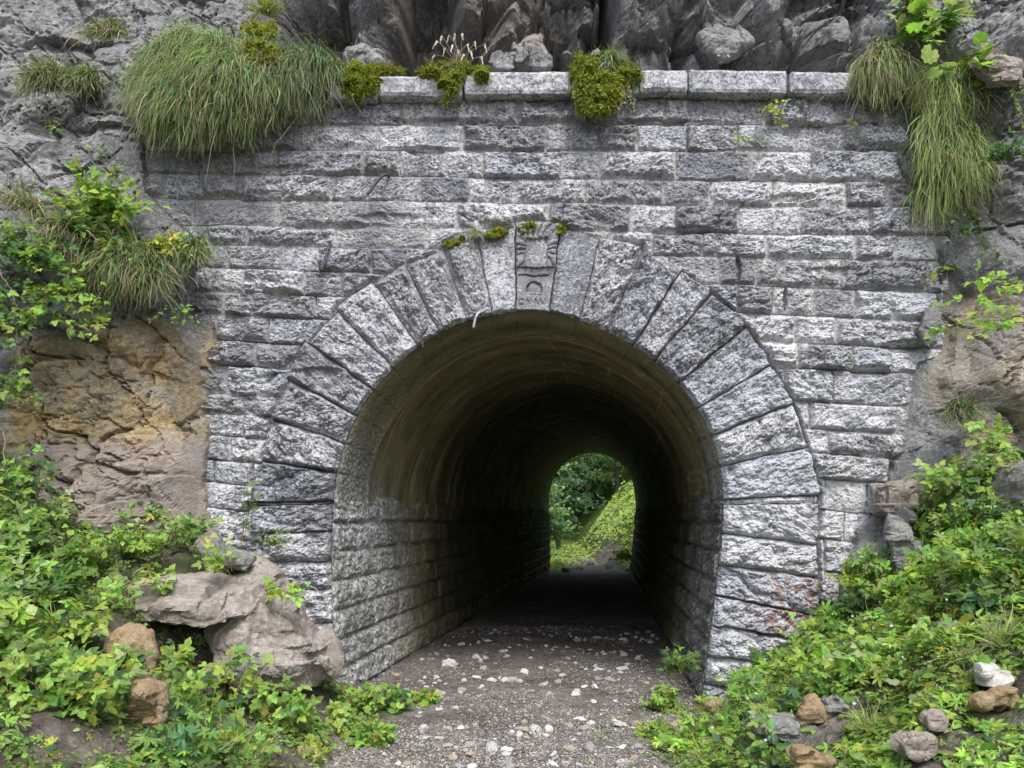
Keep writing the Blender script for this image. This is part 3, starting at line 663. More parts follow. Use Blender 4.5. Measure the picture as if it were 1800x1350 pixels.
# the recess over the coping: dark hollows between angular hanging buttresses
LOBES = [(640, 42, 95, .80), (735, 24, 10, 1.7), (815, 38, 70, 1.0), (900, 62, 92, .72), (985, 40, 60, .95), (1012, 26, 88, .9), (1095, 22, 118, .60), (1150, 52, 122, .50), (1230, 70, 130, .42), (1350, 90, 86, .40), (1470, 70, 100, .38)]
yl = np.full(cx.shape, 1.85); wob = 14*fbm2(cx*4, cz*4, 601, 3); 
for lp, lw_, lb_, ly in LOBES:
    k_ = (8.0-.2)/1350; X0 = (lp-900)*(ly+6.75)/1350; Wd = lw_*(ly+6.75)/1350; Zb = CZ+(915-lb_)*(ly+6.75)/1350
    u_ = np.abs(cx+wob*.004-X0-0.10*(cz-6))/Wd; under = np.maximum(0, Zb-cz+0.03*wob*.1)
    yl = np.minimum(yl, ly+0.36*u_*Wd/.25+under*3.0+np.maximum(0, u_-1)*1.6)
fa_, _, _, _ = cells2(cx*2.6+.4*fbm2(cx*3, cz*3, 617, 3), cz*1.5+.5*cx, 618, 2.0, .5); fb_, _, _, _ = cells2(cx*4.2-.9*cz, cz*4.6+.7*cx, 619, 2.2, .4)
yl = yl-0.55*(fa_-fa_.mean())-0.30*(fb_-fb_.mean())-np.maximum(0, cz-6.45)*0.6
yb = np.where(up > 0, yb*(1-up)+up*np.minimum(yl, 1.9), yb)-rel*(1-0.25*up)
bx_ = cx+0.06*fbm2(cx*3, cz*3, 611, 3)+.02*fbm2(cx*14, cz*14, 612, 3); bz_ = cz+0.05*fbm2(cx*3, cz*3, 615, 3)
inC = inside_poly(bx_, bz_, wall_out)
zC = (np.abs(cx) < 5) & (cz < 6.6)
wd = np.full(cx.shape, 3.0); a_, b_, c_ = poly_dist(bx_[zC], bz_[zC], wall_out); wd[zC] = a_
sd = np.where(inC, -wd, wd)
up_edge = (cz > 5.15) & (cx > -1.6) & (cx < 3.1)
yb = np.where(up_edge & (~inC), np.maximum(yb, 0.16+0.25*(yb-0.16)), yb)
yedge = np.clip(yb, -0.10, -0.005-0.25*np.clip(rel+.05, 0, .3)-0.02*sstep(0, .12, sd)*(cz < 4.9))
ybl = np.where(up_edge, yb, yedge+(yb-yedge)*sstep(0.02, 0.75, sd))
ybl = np.where(inC, 0.42+(ybl-0.42)*sstep(0.045, 0.0, wd), ybl)
# the cliff leans back high up and out of frame
ybl = ybl+np.maximum(0, cz-7.2)*0.25
cV = np.stack([cx, ybl, cz], 1)
ppx = 900+cx*1350/(np.clip(ybl, -2, 2)-CY); ppy = 915-(cz-CZ)*1350/(np.clip(ybl, -2, 2)-CY)
def blob(a, b, ra_, rb_, p=2): return np.exp(-((np.abs((ppx-a)/ra_))**p+(np.abs((ppy-b)/rb_))**p))
nz = 0.45*fbm2(cx*2.2, cz*2.2, 701, 4)
tan_ = sstep(0.30, 0.62, blob(220, 760, 240, 200, 4)+nz*0.8)+0.6*sstep(0.40, 0.75, blob(1740, 650, 110, 180, 4)+nz*1.2)+0.3*sstep(.4, .6, blob(1760, 1000, 200, 150, 4)+nz)
tan_ = np.clip(tan_*(0.72+0.5*rb), 0, 1)
brn = sstep(0.45, 0.8, blob(790, 70, 220, 110, 4)+nz*1.1+0.15*(ybl > 1.0))*0.7+0.25*sstep(0.5, .7, blob(1760, 380, 60, 100)+nz)+0.35*sstep(.45, .7, nz*2)
cC = np.stack([tan_, np.clip(brn, 0, 1), np.clip(0.5+0.6*(rb-0.5)+0.3*(ra-.5), 0, 1), np.clip(sstep(770, 815, ppy+90*nz)*(ppx < 900)+(ppx > 900)*(.35+nz), 0, 1)], 1)
cF = grid_faces(len(cgx), len(cgz))
hole = (np.hypot(cx-0.15, cz-1.6) < 2.15) | ((np.abs(cx-.1) < 2.1) & (cz < 1.6)) | (inC & (wd > 0.35))
cF = cF[~hole[cF].any(axis=1)]
cliff = mk('cliff', cV, cF, M_CLIFF, None, cC)
tag(cliff, 'grey and tan limestone cliff around the portal', 'cliff', kind='structure')
# the mountain over the bore: closes the top and the far side so that no light leaks in
top_y = ybl.reshape(len(cgx), len(cgz))[:, -1]
mx = np.linspace(-40, 40, 60)
mv = []
for x in mx:
    for (yy, zz) in ((np.interp(x, cgx, top_y), 12.0), (8., 11.), (15., 9.), (18.0, 6.5), (18.6, 5.2), (18.5, 4.1)): mv.append((x, yy+(0.4*math.sin(x*1.7) if 8 <= yy < 18.4 else 0), zz+0.5*math.sin(x*.9)*(zz > 5)))
mount = mk('mountain', np.array(mv), grid_faces(60, 6), M_CLIFF, None, np.tile([0., .1, .5], (360, 1)))
tag(mount, 'rock mountain that the tunnel runs through', 'mountain', kind='structure')
fx = axis([(-40, -4, 1.5), (-4, 9, 0.08), (9, 41, 1.5)]); fz_ = axis([(-1.5, 5.2, .08)])
FX, FZ = np.meshgrid(fx, fz_, indexing='ij'); fxx = FX.ravel(); fzz = FZ.ravel()
rl, _, rb2 = rockrel(fxx, fzz, 800); fV = np.stack([fxx, 18.55+rl*0.6, fzz], 1); fF = grid_faces(len(fx), len(fz_))
hole = inside_poly(fxx, fzz, [tuple(p) for p in (farP+np.sign(farP-farP.mean(0))*np.array([0.12, 0.10]))[::12]])
fF = fF[~hole[fF].any(axis=1)]
tag(mk('far_cliff', fV, fF, M_CLIFF, None, np.stack([rb2*0, rb2*0, rb2], 1)), 'rock face around the far mouth of the tunnel', 'cliff', kind='structure')

# ------------------------------------------------------------------ rocks
def subdiv(V, F):
    E = np.sort(np.concatenate([F[:, [0, 1]], F[:, [1, 2]], F[:, [2, 0]]]), axis=1)
    U_, inv = np.unique(E, axis=0, return_inverse=True); inv = inv.ravel()
    mid = (V[U_[:, 0]]+V[U_[:, 1]])/2; n = len(V); m = len(F)
    a, b, c = inv[:m]+n, inv[m:2*m]+n, inv[2*m:]+n
    return np.concatenate([V, mid]), np.concatenate([np.stack([F[:, 0], a, c], 1), np.stack([a, F[:, 1], b], 1), np.stack([c, b, F[:, 2]], 1), np.stack([a, b, c], 1)])
def vnorm(V, F):
    n = np.cross(V[F[:, 1]]-V[F[:, 0]], V[F[:, 2]]-V[F[:, 0]]); N = np.zeros_like(V)
    for k in range(3): np.add.at(N, F[:, k], n)
    return N/(np.linalg.norm(N, axis=1)[:, None]+1e-12)
def smooth(V, F, f=0.5, it=1):
    for _ in range(it):
        A = np.zeros_like(V); c = np.zeros(len(V))
        for i, j in ((0, 1), (1, 2), (2, 0), (1, 0), (2, 1), (0, 2)):
            np.add.at(A, F[:, i], V[F[:, j]]); np.add.at(c, F[:, i], 1)
        V = V*(1-f)+A/c[:, None]*f
    return V
def hull(pts):
    bm = bmesh.new()
    for p in pts: bm.verts.new(p)
    r = bmesh.ops.convex_hull(bm, input=bm.verts)
    dead = [v for v in bm.verts if not v.link_faces]
    bmesh.ops.delete(bm, geom=dead, context='VERTS')
    bmesh.ops.triangulate(bm, faces=bm.faces); bmesh.ops.recalc_face_normals(bm, faces=bm.faces)
    bm.verts.index_update(); V = np.array([v.co[:] for v in bm.verts]); F = np.array([[v.index for v in f.verts] for f in bm.faces]); bm.free()
    return V, F
def rock_geo(pts, target=0.03, amp=0.03, freq=4.0, seed=0, sm=2):
    V, F = hull(pts)
    lim = 6
    while lim and len(F) < 3000 and np.linalg.norm(V[F[:, 0]]-V[F[:, 1]], axis=1).mean() > target:
        V, F = subdiv(V, F); lim -= 1
        if lim == 5: V = smooth(V, F, 0.12, 1)
    me_ = bpy.data.meshes.new('t'); me_.from_pydata(V.tolist(), [], F.tolist()); o_ = bpy.data.objects.new('t', me_); COL.objects.link(o_)
    md = o_.modifiers.new('r', 'REMESH'); md.mode = 'VOXEL'; md.voxel_size = max(target*0.75, float(np.ptp(V, axis=0).max())/110)
    ev = o_.evaluated_get(bpy.context.evaluated_depsgraph_get()); m2 = ev.to_mesh(); m2.calc_loop_triangles()
    if len(m2.vertices) > 40:
        V = np.array([v.co[:] for v in m2.vertices]); F = np.array([t.vertices[:] for t in m2.loop_triangles])
    ev.to_mesh_clear(); bpy.data.objects.remove(o_); bpy.data.meshes.remove(me_)
    V = smooth(V, F, 0.45, 1); amp = amp*1.55
    N = vnorm(V, F); s = seed*11.3
    nrm1 = lambda q_: (q_-q_.mean())/(q_.std()+1e-6)*0.30
    d = nrm1(cells3(V[:, 0]*freq+s, V[:, 1]*freq, V[:, 2]*freq*1.3, seed, 3.0, .35))
    d = d+0.5*nrm1(cells3(V[:, 0]*freq*2.7+s, V[:, 1]*freq*2.7, V[:, 2]*freq*3.6, seed+9, 2.2, .5))+0.5*fbm3(V[:, 0]*freq*.7, V[:, 1]*freq*.7, V[:, 2]*freq*.7+s, seed+3, 3)
    d = d+0.15*fbm3(V[:, 0]*freq*9, V[:, 1]*freq*9, V[:, 2]*freq*12+s, seed+4, 3)
    return V+N*(d*amp)[:, None], F
def rock(name, pts, label, mat, cat='rock', group=None, target=0.03, amp=0.03, freq=4.0, seed=0, sm=1):
    pts = np.array(pts, float); c = pts.mean(0); c[2] = pts[:, 2].min()
    V, F = rock_geo(pts, target, amp, freq, seed, sm)
    o = mk(name, V-c, F, mat); o.location = c
    return tag(o, label, cat, group)
def pxrock(name, outline, y0, thick, label, mat, **k):
    o = np.array(outline, float)
    if o[:, 1].mean() > 1050 and y0 < -.9:
        y0 = hit(o[:, 0].mean(), o[:, 1].max()-4)-0.03; c_ = P(o[:, 0].mean(), o[:, 1].max(), y0); CLEAR.append((c_[0], c_[1]-0.12, (np.ptp(o[:, 0])*(y0-CY)/1350)*0.5+.03, c_[2]))
    outline = [(o[:, 0].mean()+(a_-o[:, 0].mean())*1.08, b_+(4 if y0 < -.9 else 0)) for a_, b_ in outline]
    """A rock from its outline in the photograph at depth y0, with real thickness: the outline's middle bulges to the front and back."""
    pts = []
    o = np.array(outline, float); c = o.mean(0)
    for a, b in outline:
        pts.append(P(a, b, y0)); q = c+(np.array([a, b])-c)*0.72
        pts.append(P(q[0], q[1]+3, y0-thick*0.5)); pts.append(P(c[0]+(a-c[0])*.8, c[1]+(b-c[1])*.8, y0+thick*0.5))
    return rock(name, pts, label, mat, **k)
CLEAR += [(-2.5, -2.0, .30, 0), (-2.2, -2.1, .30, 0), (-2.0, -1.75, .32, 0), (-1.75, -1.65, .2, 0), (-2.3, -2.5, .22, 0)]
# great boulder in front of the left foot of the portal
bo = empty('boulder', tuple(P(450, 1180, -0.95)), 'great pinkish grey boulder leaning on the left foot of the arch', 'boulder')
def bpart(name, pts, mat, **k):
    V, F = rock_geo(np.array(pts, float), **k); L = np.array(bo.location); return mk(name, V-L, F, mat, bo)
main_pts = [P(400, 1000, -.55), P(440, 975, -.35), P(500, 1020, -.45), P(560, 1095, -.6), P(596, 1140, -.65), P(590, 1200, -.8), P(520, 1228, -1.0), P(450, 1218, -1.1), P(400, 1185, -1.15), P(372, 1120, -1.1), P(375, 1050, -.9),
            P(470, 1060, -1.15), P(540, 1120, -1.15), P(575, 1165, -1.1), P(500, 1175, -1.3), P(420, 1120, -1.25), P(560, 1100, -.25), P(470, 1200, -.3), P(430, 1100, -.2)]
bpart('main_mass', main_pts, M_PINK, target=0.022, amp=0.075, freq=2.6, seed=3, sm=1)
slab_pts = [P(183, 1062, -1.15), P(240, 1026, -1.0), P(330, 1008, -.85), P(430, 1005, -.8), P(460, 1040, -.95), P(440, 1085, -1.25), P(360, 1112, -1.45), P(290, 1102, -1.5), P(220, 1096, -1.4), P(195, 1082, -1.3),
            P(230, 1066, -1.45), P(330, 1060, -1.5), P(300, 1060, -.7), P(420, 1050, -.6), P(500, 1010, -.8)]
slab = bpart('overhanging_slab', slab_pts, M_PINK, target=0.022, amp=0.055, freq=3.0, seed=5, sm=1)
rock('rock', [P(385, 975, -.75), P(405, 958, -.7), P(432, 966, -.68), P(448, 985, -.72), P(430, 1006, -.9), P(392, 995, -.92), P(410, 975, -.95), P(425, 1000, -.5), P(395, 1000, -.5)], 'small grey cracked rock perched on top of the great boulder', M_GREY, amp=0.015, freq=7, seed=8, target=.015)
_h = hit(230, 1200)+.05
rock('rock', [P(q0, q1, _h+q2) for q0, q1, q2 in ((182, 1120, 0), (205, 1100, .1), (262, 1105, .1), (272, 1140, 0), (268, 1182, -.05), (215, 1190, -.1), (186, 1170, -.1), (230, 1130, -.2), (220, 1160, .35), (240, 1110, .35))] if True else [P(182, 1120, -1.5), P(205, 1100, -1.45), P(262, 1105, -1.45), P(272, 1140, -1.5), P(268, 1172, -1.55), P(215, 1180, -1.6), P(186, 1160, -1.6), P(230, 1130, -1.75), P(220, 1160, -1.1), P(240, 1105, -1.1)], 'tan block under the overhanging slab of the great boulder', M_TAN, amp=0.03, freq=5, seed=9, target=.018)
_h = hit(245, 1275)+.03
rock('rock', [P(q0, q1, _h+q2) for q0, q1, q2 in ((196, 1185, 0), (262, 1178, .05), (290, 1200, 0), (305, 1240, -.05), (290, 1285, -.1), (200, 1280, -.1), (180, 1230, -.1), (250, 1215, -.25), (240, 1260, .3), (230, 1190, .35))] if True else [P(196, 1185, -1.6), P(262, 1178, -1.55), P(290, 1200, -1.6), P(305, 1240, -1.7), P(290, 1275, -1.75), P(200, 1270, -1.8), P(180, 1230, -1.75), P(250, 1215, -1.95), P(240, 1260, -1.3), P(230, 1190, -1.2)], 'brown block below the tan one at the foot of the left bank', M_TAN, amp=0.03, freq=5, seed=10, target=.018)
rock('rock', [P(225, 1345, -2.5), P(275, 1290, -2.45), P(340, 1308, -2.45), P(400, 1345, -2.5), P(410, 1400, -2.6), P(220, 1400, -2.7), P(310, 1325, -2.75), P(320, 1360, -2.1), P(260, 1320, -2.1), P(370, 1350, -2.8)], 'grey flat-topped rock at the lower left edge of the picture', M_PINK, amp=0.02, freq=5, seed=12, target=.018)
for (ol, y0, tk, lb, mt, sd_) in (
    ([(1396, 1262), (1412, 1222), (1430, 1215), (1462, 1255), (1458, 1272), (1400, 1274)], -1.25, .18, 'pointed orange-tan rock standing among the plants on the right', M_TAN, 21),
    ([(1320, 1268), (1345, 1260), (1400, 1258), (1448, 1262), (1452, 1276), (1420, 1300), (1345, 1296), (1322, 1288)], -1.45, .26, 'long flat grey rock lying in front of the pointed tan rock', M_GREY, 22),
    ([(1393, 1306), (1420, 1312), (1470, 1332), (1468, 1350), (1400, 1348)], -1.95, .22, 'tan rock with a small grey chip on it at the lower right', M_TAN, 23),
    ([(1578, 1300), (1600, 1282), (1630, 1284), (1634, 1310), (1615, 1336), (1588, 1328)], -1.7, .2, 'round pinkish rock between leaves near the lower right edge', M_PINK, 24),
    ([(1622, 1250), (1650, 1244), (1664, 1256), (1660, 1280), (1632, 1282)], -1.5, .16, 'small pinkish rock above the round pinkish one', M_PINK, 25),
    ([(1716, 1164), (1745, 1156), (1785, 1172), (1790, 1192), (1770, 1196), (1725, 1184)], -1.6, .2, 'whitish flat rock on the right bank', M_PALE, 26),
    ([(1704, 1230), (1765, 1200), (1790, 1202), (1790, 1250), (1720, 1240)], -1.75, .25, 'brown wedge-shaped rock under the whitish flat one', M_TAN, 27),
    ([(1644, 1092), (1666, 1087), (1690, 1108), (1660, 1110)], -1.2, .14, 'small grey stone with a sharp edge midway up the right bank', M_GREY, 28),
    ([(1448, 1220), (1470, 1212), (1490, 1228), (1482, 1252), (1452, 1244)], -1.1, .14, 'small grey rock just right of the pointed tan rock', M_GREY, 29),
    ([(1562, 900), (1600, 905), (1618, 960), (1616, 1030), (1590, 1048), (1572, 1030), (1562, 960)], -.45, .3, 'upright grey slab leaning on the cliff right of the wall', M_GREY, 30),
    ([(1534, 858), (1560, 842), (1606, 846), (1614, 890), (1590, 912), (1540, 905)], -.22, .25, 'brown block jammed at the right foot of the wall', M_PINK, 31),
    ([(1612, 575), (1625, 545), (1648, 540), (1650, 600), (1636, 622), (1620, 610)], -.10, .18, 'grey stone wedged between wall end and cliff', M_GREY, 32),
    ([(602, 108), (612, 84), (640, 80), (668, 100), (676, 114), (605, 118)], .28, .3, 'grey boulder on the ledge left of the dry seed heads', M_GREY, 33),
    ([(866, 122), (868, 100), (890, 92), (906, 96), (908, 122)], .18, .2, 'bluish angular stone at the left end of the ledge pile', M_GREY, 34),
    ([(902, 104), (906, 84), (922, 80), (928, 96), (918, 110), (905, 110)], .15, .14, 'small bluish stone propped in the middle of the ledge pile', M_GREY, 35),
    ([(905, 82), (930, 60), (942, 57), (954, 66), (952, 76), (930, 92), (908, 92)], .25, .2, 'tan angular stone at the top of the ledge pile', M_PINK, 36),
    ([(926, 120), (930, 96), (944, 76), (952, 74), (964, 100), (968, 116), (960, 122)], .15, .2, 'tall grey stone at the right end of the ledge pile', M_GREY, 37),
    ([(1034, 108), (1052, 84), (1054, 104), (1050, 112)], .2, .14, 'small wedge stone on the ledge behind the hanging moss', M_GREY, 38),
    ([(1228, 60), (1240, 42), (1262, 42), (1300, 62), (1318, 72), (1300, 100), (1270, 108), (1236, 92)], .30, .45, 'rounded boulder stuck in the rock face above the coping', M_GREY, 39),
    ([(1700, 110), (1745, 96), (1790, 110), (1800, 150), (1740, 150)], -.45, .3, 'brownish rock under the leafy plant top right', M_PINK, 40),
    ([(1240, 1238), (1262, 1230), (1275, 1240), (1262, 1252), (1244, 1250)], -.75, .1, 'small tan stone beside the right foot of the arch', M_TAN, 41),
):
    pxrock('rock', ol, y0, tk, lb, mt, amp=0.034 if tk < .3 else .045, freq=5, seed=sd_, target=.014)

# loose stones on the path: the larger ones one by one, the rest as gravel
def ico(n=1):
    bm = bmesh.new(); bmesh.ops.create_icosphere(bm, subdivisions=n, radius=1.0)
    V = np.array([v.co[:] for v in bm.verts]); F = np.array([[v.index for v in f.verts] for f in bm.faces]); bm.free(); return V, F
def pebble(seed, n=2):
    V, F = ico(n); rs_ = np.random.RandomState(seed)
    for _ in range(7):
        d = rs_.normal(size=3); d /= np.linalg.norm(d); o = rs_.uniform(0.45, 0.85); q = V@d; V = V-np.outer(np.maximum(0, q-o), d)*0.9
    V = V*(1+0.10*rs_.normal(size=(len(V), 1))*(n > 1))
    return V*np.array([1, rs_.uniform(.6, .9), rs_.uniform(.45, .75)]), F
def instance(tpls, pos, M, rs_, tint=None):
    """Merge many transformed copies of template meshes into one set of arrays."""
    which = rs_.randint(0, len(tpls), len(pos)); Vs = []; Fs = []; Cs = []; n = 0
    for k, (tv, tf) in enumerate(tpls):
        m = which == k; c = m.sum()
        if not c: continue
        v = np.einsum('nij,vj->nvi', M[m], tv)+pos[m][:, None, :]
        Vs.append(v.reshape(-1, 3)); Fs.append((tf[None]+(np.arange(c)*len(tv))[:, None, None]).reshape(-1, tf.shape[1])+n); n += c*len(tv)
        if tint is not None: Cs.append(np.repeat(tint[m], len(tv), axis=0))
    return np.concatenate(Vs), np.concatenate(Fs), (np.concatenate(Cs) if tint is not None else None)
def rotz(a):
    c, s = np.cos(a), np.sin(a); z = np.zeros_like(a); o = np.ones_like(a)
    return np.stack([np.stack([c, -s, z], -1), np.stack([s, c, z], -1), np.stack([z, z, o], -1)], -2)
def frame(n, d):
    n = n/np.linalg.norm(n, axis=1)[:, None]; d = d-(d*n).sum(1)[:, None]*n; d /= np.linalg.norm(d, axis=1)[:, None]+1e-9
    return np.stack([d, np.cross(n, d), n], -1)      # columns: x=d, y, z=n
mg = NT('gravel_stone'); gg = mg.noise(60, 6, 0.65)
M_GRAVEL = (mg.bump(gg, 0.004, .6), mg.done(mg.mix(1.0, mg.at.outputs['Color'], mg.ramp(gg, (0.3, .7), (.7, 1.25)), 'MULTIPLY'), 0.9, .2))[1]
rs = np.random.RandomState(77)
def path_pts(n, y0=-2.6, y1=3.5, wide=1.0):
    y = y0+(y1-y0)*rs.rand(n)**1.25; xc = 0.02+0.155*np.maximum(y, 0); hw = np.interp(y, [-2.6, 0, .3, 4], [1.05, 1.42, 1.5, 1.45])*wide
    x = xc+hw*(rs.rand(n)*2-1); return x, y
def stone_cols(n, rs_):
    base = np.array([[.46, .45, .43], [.34, .33, .32], [.24, .22, .21], [.38, .32, .28], [.30, .24, .20], [.55, .54, .52]])
    c = base[rs_.choice(len(base), n, p=[.2, .22, .22, .14, .12, .10])]; return np.concatenate([c*(0.8+0.4*rs_.rand(n, 1)), np.ones((n, 1))], 1)
n = 26000; x, y = path_pts(n, -2.6, 5.0, wide=1.12)
dens = sstep(-.25, .35, fbm2(x*1.5, y*1.5, 901, 3)+np.where(y < -0.7, 0.6, 0.05)); kp = rs.rand(n) < dens; x = x[kp]; y = y[kp]; n = len(x)
sz = 0.0035+0.012*rs.rand(n)**3.5+0.0015; z = ground_z(x, y)+sz*0.1
M = rotz(rs.rand(n)*6.28)*sz[:, None, None]
gv, gf, gc = instance([pebble(i, 1) for i in range(8)], np.stack([x, y, z], 1), M, rs, stone_cols(n, rs))
tag(mk('gravel', gv, gf, M_GRAVEL, None, gc), 'fine pale gravel strewn over the path', 'gravel', kind='stuff')
n = 280; x, y = path_pts(n, -2.4, 4.5, .95); sz = 0.022+0.028*rs.rand(n)**2; sz *= np.where(rs.rand(n) < .12, 1.5, 1)
z = ground_z(x, y); sc_ = stone_cols(n, rs); pebs = [pebble(40+i, 3) for i in range(10)]
pme = []
for i, (pv, pf) in enumerate(pebs):
    for c in range(4):
        pv2 = pv+vnorm(pv, pf)*(0.12*fbm3(pv[:, 0]*2+i, pv[:, 1]*2, pv[:, 2]*2+c, 33, 3))[:, None]
        o = mk('loose_stone', pv2, pf, M_GRAVEL, None, np.tile(np.array([[.48, .47, .45, 1], [.33, .32, .31, 1], [.40, .33, .27, 1], [.58, .57, .55, 1]])[c], (len(pv), 1)))
        pme.append(o.data); bpy.data.objects.remove(o)
for i in range(n):
    o = bpy.data.objects.new('loose_stone', pme[rs.randint(len(pme))]); COL.objects.link(o)
    o.location = (x[i], y[i], z[i]+sz[i]*.22); o.scale = (sz[i]*rs.uniform(.9, 1.4), sz[i], sz[i]*rs.uniform(.8, 1.2)); o.rotation_euler = (rs.uniform(-.2, .2), rs.uniform(-.2, .2), rs.uniform(0, 6.28))
    tag(o, 'loose limestone stone lying on the dirt path at the tunnel mouth', 'stone', 'loose stones scattered on the path')

# ------------------------------------------------------------------ iron hooks
def hook(pts, r, mat, label):
    c = np.array(pts[-1], float); sm_ = []
    p = np.array(pts, float)
    t = np.linspace(0, len(p)-1, 26); q = np.stack([np.interp(t, range(len(p)), p[:, k]) for k in range(3)], 1)
    for _ in range(2): q[1:-1] = (q[:-2]+2*q[1:-1]+q[2:])/4
    v, f = tubes([q], r, r, 10); n = len(v)
    f2 = np.array([[n-10+i for i in range(10)]]); f1 = np.array([[9-i for i in range(10)]])
    o = mk('iron_hook', v-c, [f, f1, f2], mat, smooth=True); o.location = c
    return tag(o, label, 'hook', 'bent iron hooks in the portal wall')
hook([P(684, 312, .0), P(682, 306, -.08), P(672, 308, -.12), P(658, 325, -.14), P(646, 342, -.16)], .012, M_IRON, 'bent iron rod high on the wall left of the carved keystone')
hook([P(580, 426, .0), P(578, 432, -.07), P(574, 448, -.10), P(567, 476, -.12), P(563, 472, -.125), P(560, 458, -.13)], .012, M_IRON, 'dark iron hook with turned-up tip, on the wall left of the arch')
hook([P(855, 540, .0), P(851, 546, -.07), P(841, 550, -.12), P(836, 558, -.13), P(832, 577, -.13)], .012, M_STEEL, 'light grey bent rod hanging over the crown of the arch')
hook([P(752, 574, .0), P(750, 577, -.06), P(741, 586, -.09), P(740, 597, -.09), P(744, 612, -.09)], .010, M_IRON, 'short dark bent rod at the arch edge left of the light one')

# ------------------------------------------------------------------ leaves and plants
def tpl_ovate(seg=5, wid=0.33, ser=0.12, fold=0.25, curl=0.35):
    """A toothed oval leaf along +x, folded on its midrib and bent down at the tip."""
    t = np.linspace(0, 1, seg+1); V = []; F = []
    for i, a in enumerate(t):
        wd_ = wid*math.sin(math.pi*min(1, a*0.98+0.02)**0.8)*(1 if i % 2 == 0 else 1-ser)*(1 if 0 < i < seg else 0.06)
        z = -curl*a*a*0.5
        V += [(a, 0, z), (a-0.03, wd_, z+fold*wd_), (a-0.03, -wd_, z+fold*wd_)]
    for i in range(seg):
        b = 3*i; F += [(b, b+3, b+4), (b, b+4, b+1), (b, b+5, b+3), (b, b+2, b+5)]
    return np.array(V), np.array(F)
def tpl_palmate(lobes=5, depth=0.55, teeth=True, cup=0.15, spread=130):
    """A lobed leaf (outline of lobes and teeth) as a fan round its base."""
    V = [(0.0, 0, 0)]; k = lobes
    for i in range(k):
        a0 = math.radians(-spread+2*spread*(i+0.5)/k); L = 1.0-0.28*abs(i-(k-1)/2)/((k-1)/2)
        hw = math.radians(spread/k)
        for (da, r_) in ((-0.98, depth*0.75), (-0.62, 0.72), (-0.48, 0.66), (-0.26, 0.92), (-.14, .88), (0, 1.02), (.14, .88), (0.26, 0.92), (0.48, 0.66), (0.62, 0.72)) if teeth else ((-1, depth*.8), (-0.5, 0.8), (0, 1.0), (0.5, 0.8)):
            V.append((0.0+L*r_*math.cos(a0+da*hw), L*r_*math.sin(a0+da*hw), 0))
    V = np.array(V); V[:, 0] += 0.0; rad = np.hypot(V[:, 0], V[:, 1]); V[:, 2] = cup*rad-0.32*rad**2
    n = len(V); F = [(0, i, i+1) for i in range(1, n-1)]
    return V, np.array(F)
def tpl_round():
    V = [(0.1, 0, 0)]
    for i in range(19):
        a = math.radians(-158+316*i/18); r_ = (0.62+0.1*(i % 2))*(0.9+0.1*math.cos(a)); V.append((0.35+r_*math.cos(a)*0.9-0.1, r_*math.sin(a), 0))
    V = np.array(V); r_ = np.hypot(V[:, 0]-0.3, V[:, 1]); V[:, 2] = 0.10*r_-0.25*(V[:, 0]-.3)**2
    return V, np.array([(0, i, i+1) for i in range(1, 19)])
def tpl_three(leaf, s=0.62):
    """Three leaflets on one stalk."""
    v, f = leaf; Vs = []; Fs = []; n = 0
    for a, off, sc in ((0, 0.42, s*1.05), (75, 0.30, s*.85), (-75, 0.30, s*.85)):
        c, q = math.cos(math.radians(a)), math.sin(math.radians(a)); w_ = v*sc
        Vs.append(np.stack([c*w_[:, 0]-q*w_[:, 1]+off, q*w_[:, 0]+c*w_[:, 1], w_[:, 2]], 1)); Fs.append(f+n); n += len(v)
    return np.concatenate(Vs), np.concatenate(Fs)
T_OV = [tpl_ovate(5, .33), tpl_ovate(5, .38, .15, .15, .5), tpl_ovate(5, .29, .1, .35, .2)]
T_TRI = [tpl_three(tpl_ovate(5, .36, .16, .2, .4)), tpl_three(tpl_ovate(5, .40, .16, .3, .55)), tpl_three(tpl_ovate(4, .33, .12, .1, .3), .66)]
T_PAL = [tpl_palmate(5, .5, True), tpl_palmate(5, .62, True, .25, 115), tpl_palmate(7, .55, True, .1, 140)]
T_CUT = [tpl_palmate(5, .22, True, .15, 120), tpl_palmate(5, .30, True, .3, 110), tpl_palmate(3, .25, True, .1, 95)]
T_RND = [tpl_round()]
T_SM = [tpl_ovate(2, .36, 0, .2, .2), tpl_ovate(3, .42, 0, .2, .3)]
GREENS = {'bright': (.31, .47, .10), 'mid': (.19, .31, .085), 'dark': (.075, .145, .06), 'yellow': (.50, .46, .06), 'pale': (.36, .46, .21), 'blue': (.12, .23, .12), 'dry': (.42, .36, .22), 'ygreen': (.40, .46, .09)}
def tints(n, mixd, rs_):
    ks = list(mixd); p = np.array([mixd[k] for k in ks], float); p /= p.sum()
    c = np.array([GREENS[k] for k in ks])[rs_.choice(len(ks), n, p=p)]
    c = c*(0.72+0.56*rs_.rand(n, 1))*(1+0.10*rs_.normal(size=(n, 3))); return np.concatenate([np.clip(c, 0.01, .8), np.ones((n, 1))], 1)
def leaves(pos, nrm_, head, size, tpls, tint, rs_):
    return instance(tpls, pos, frame(nrm_, head)*size[:, None, None], rs_, tint)

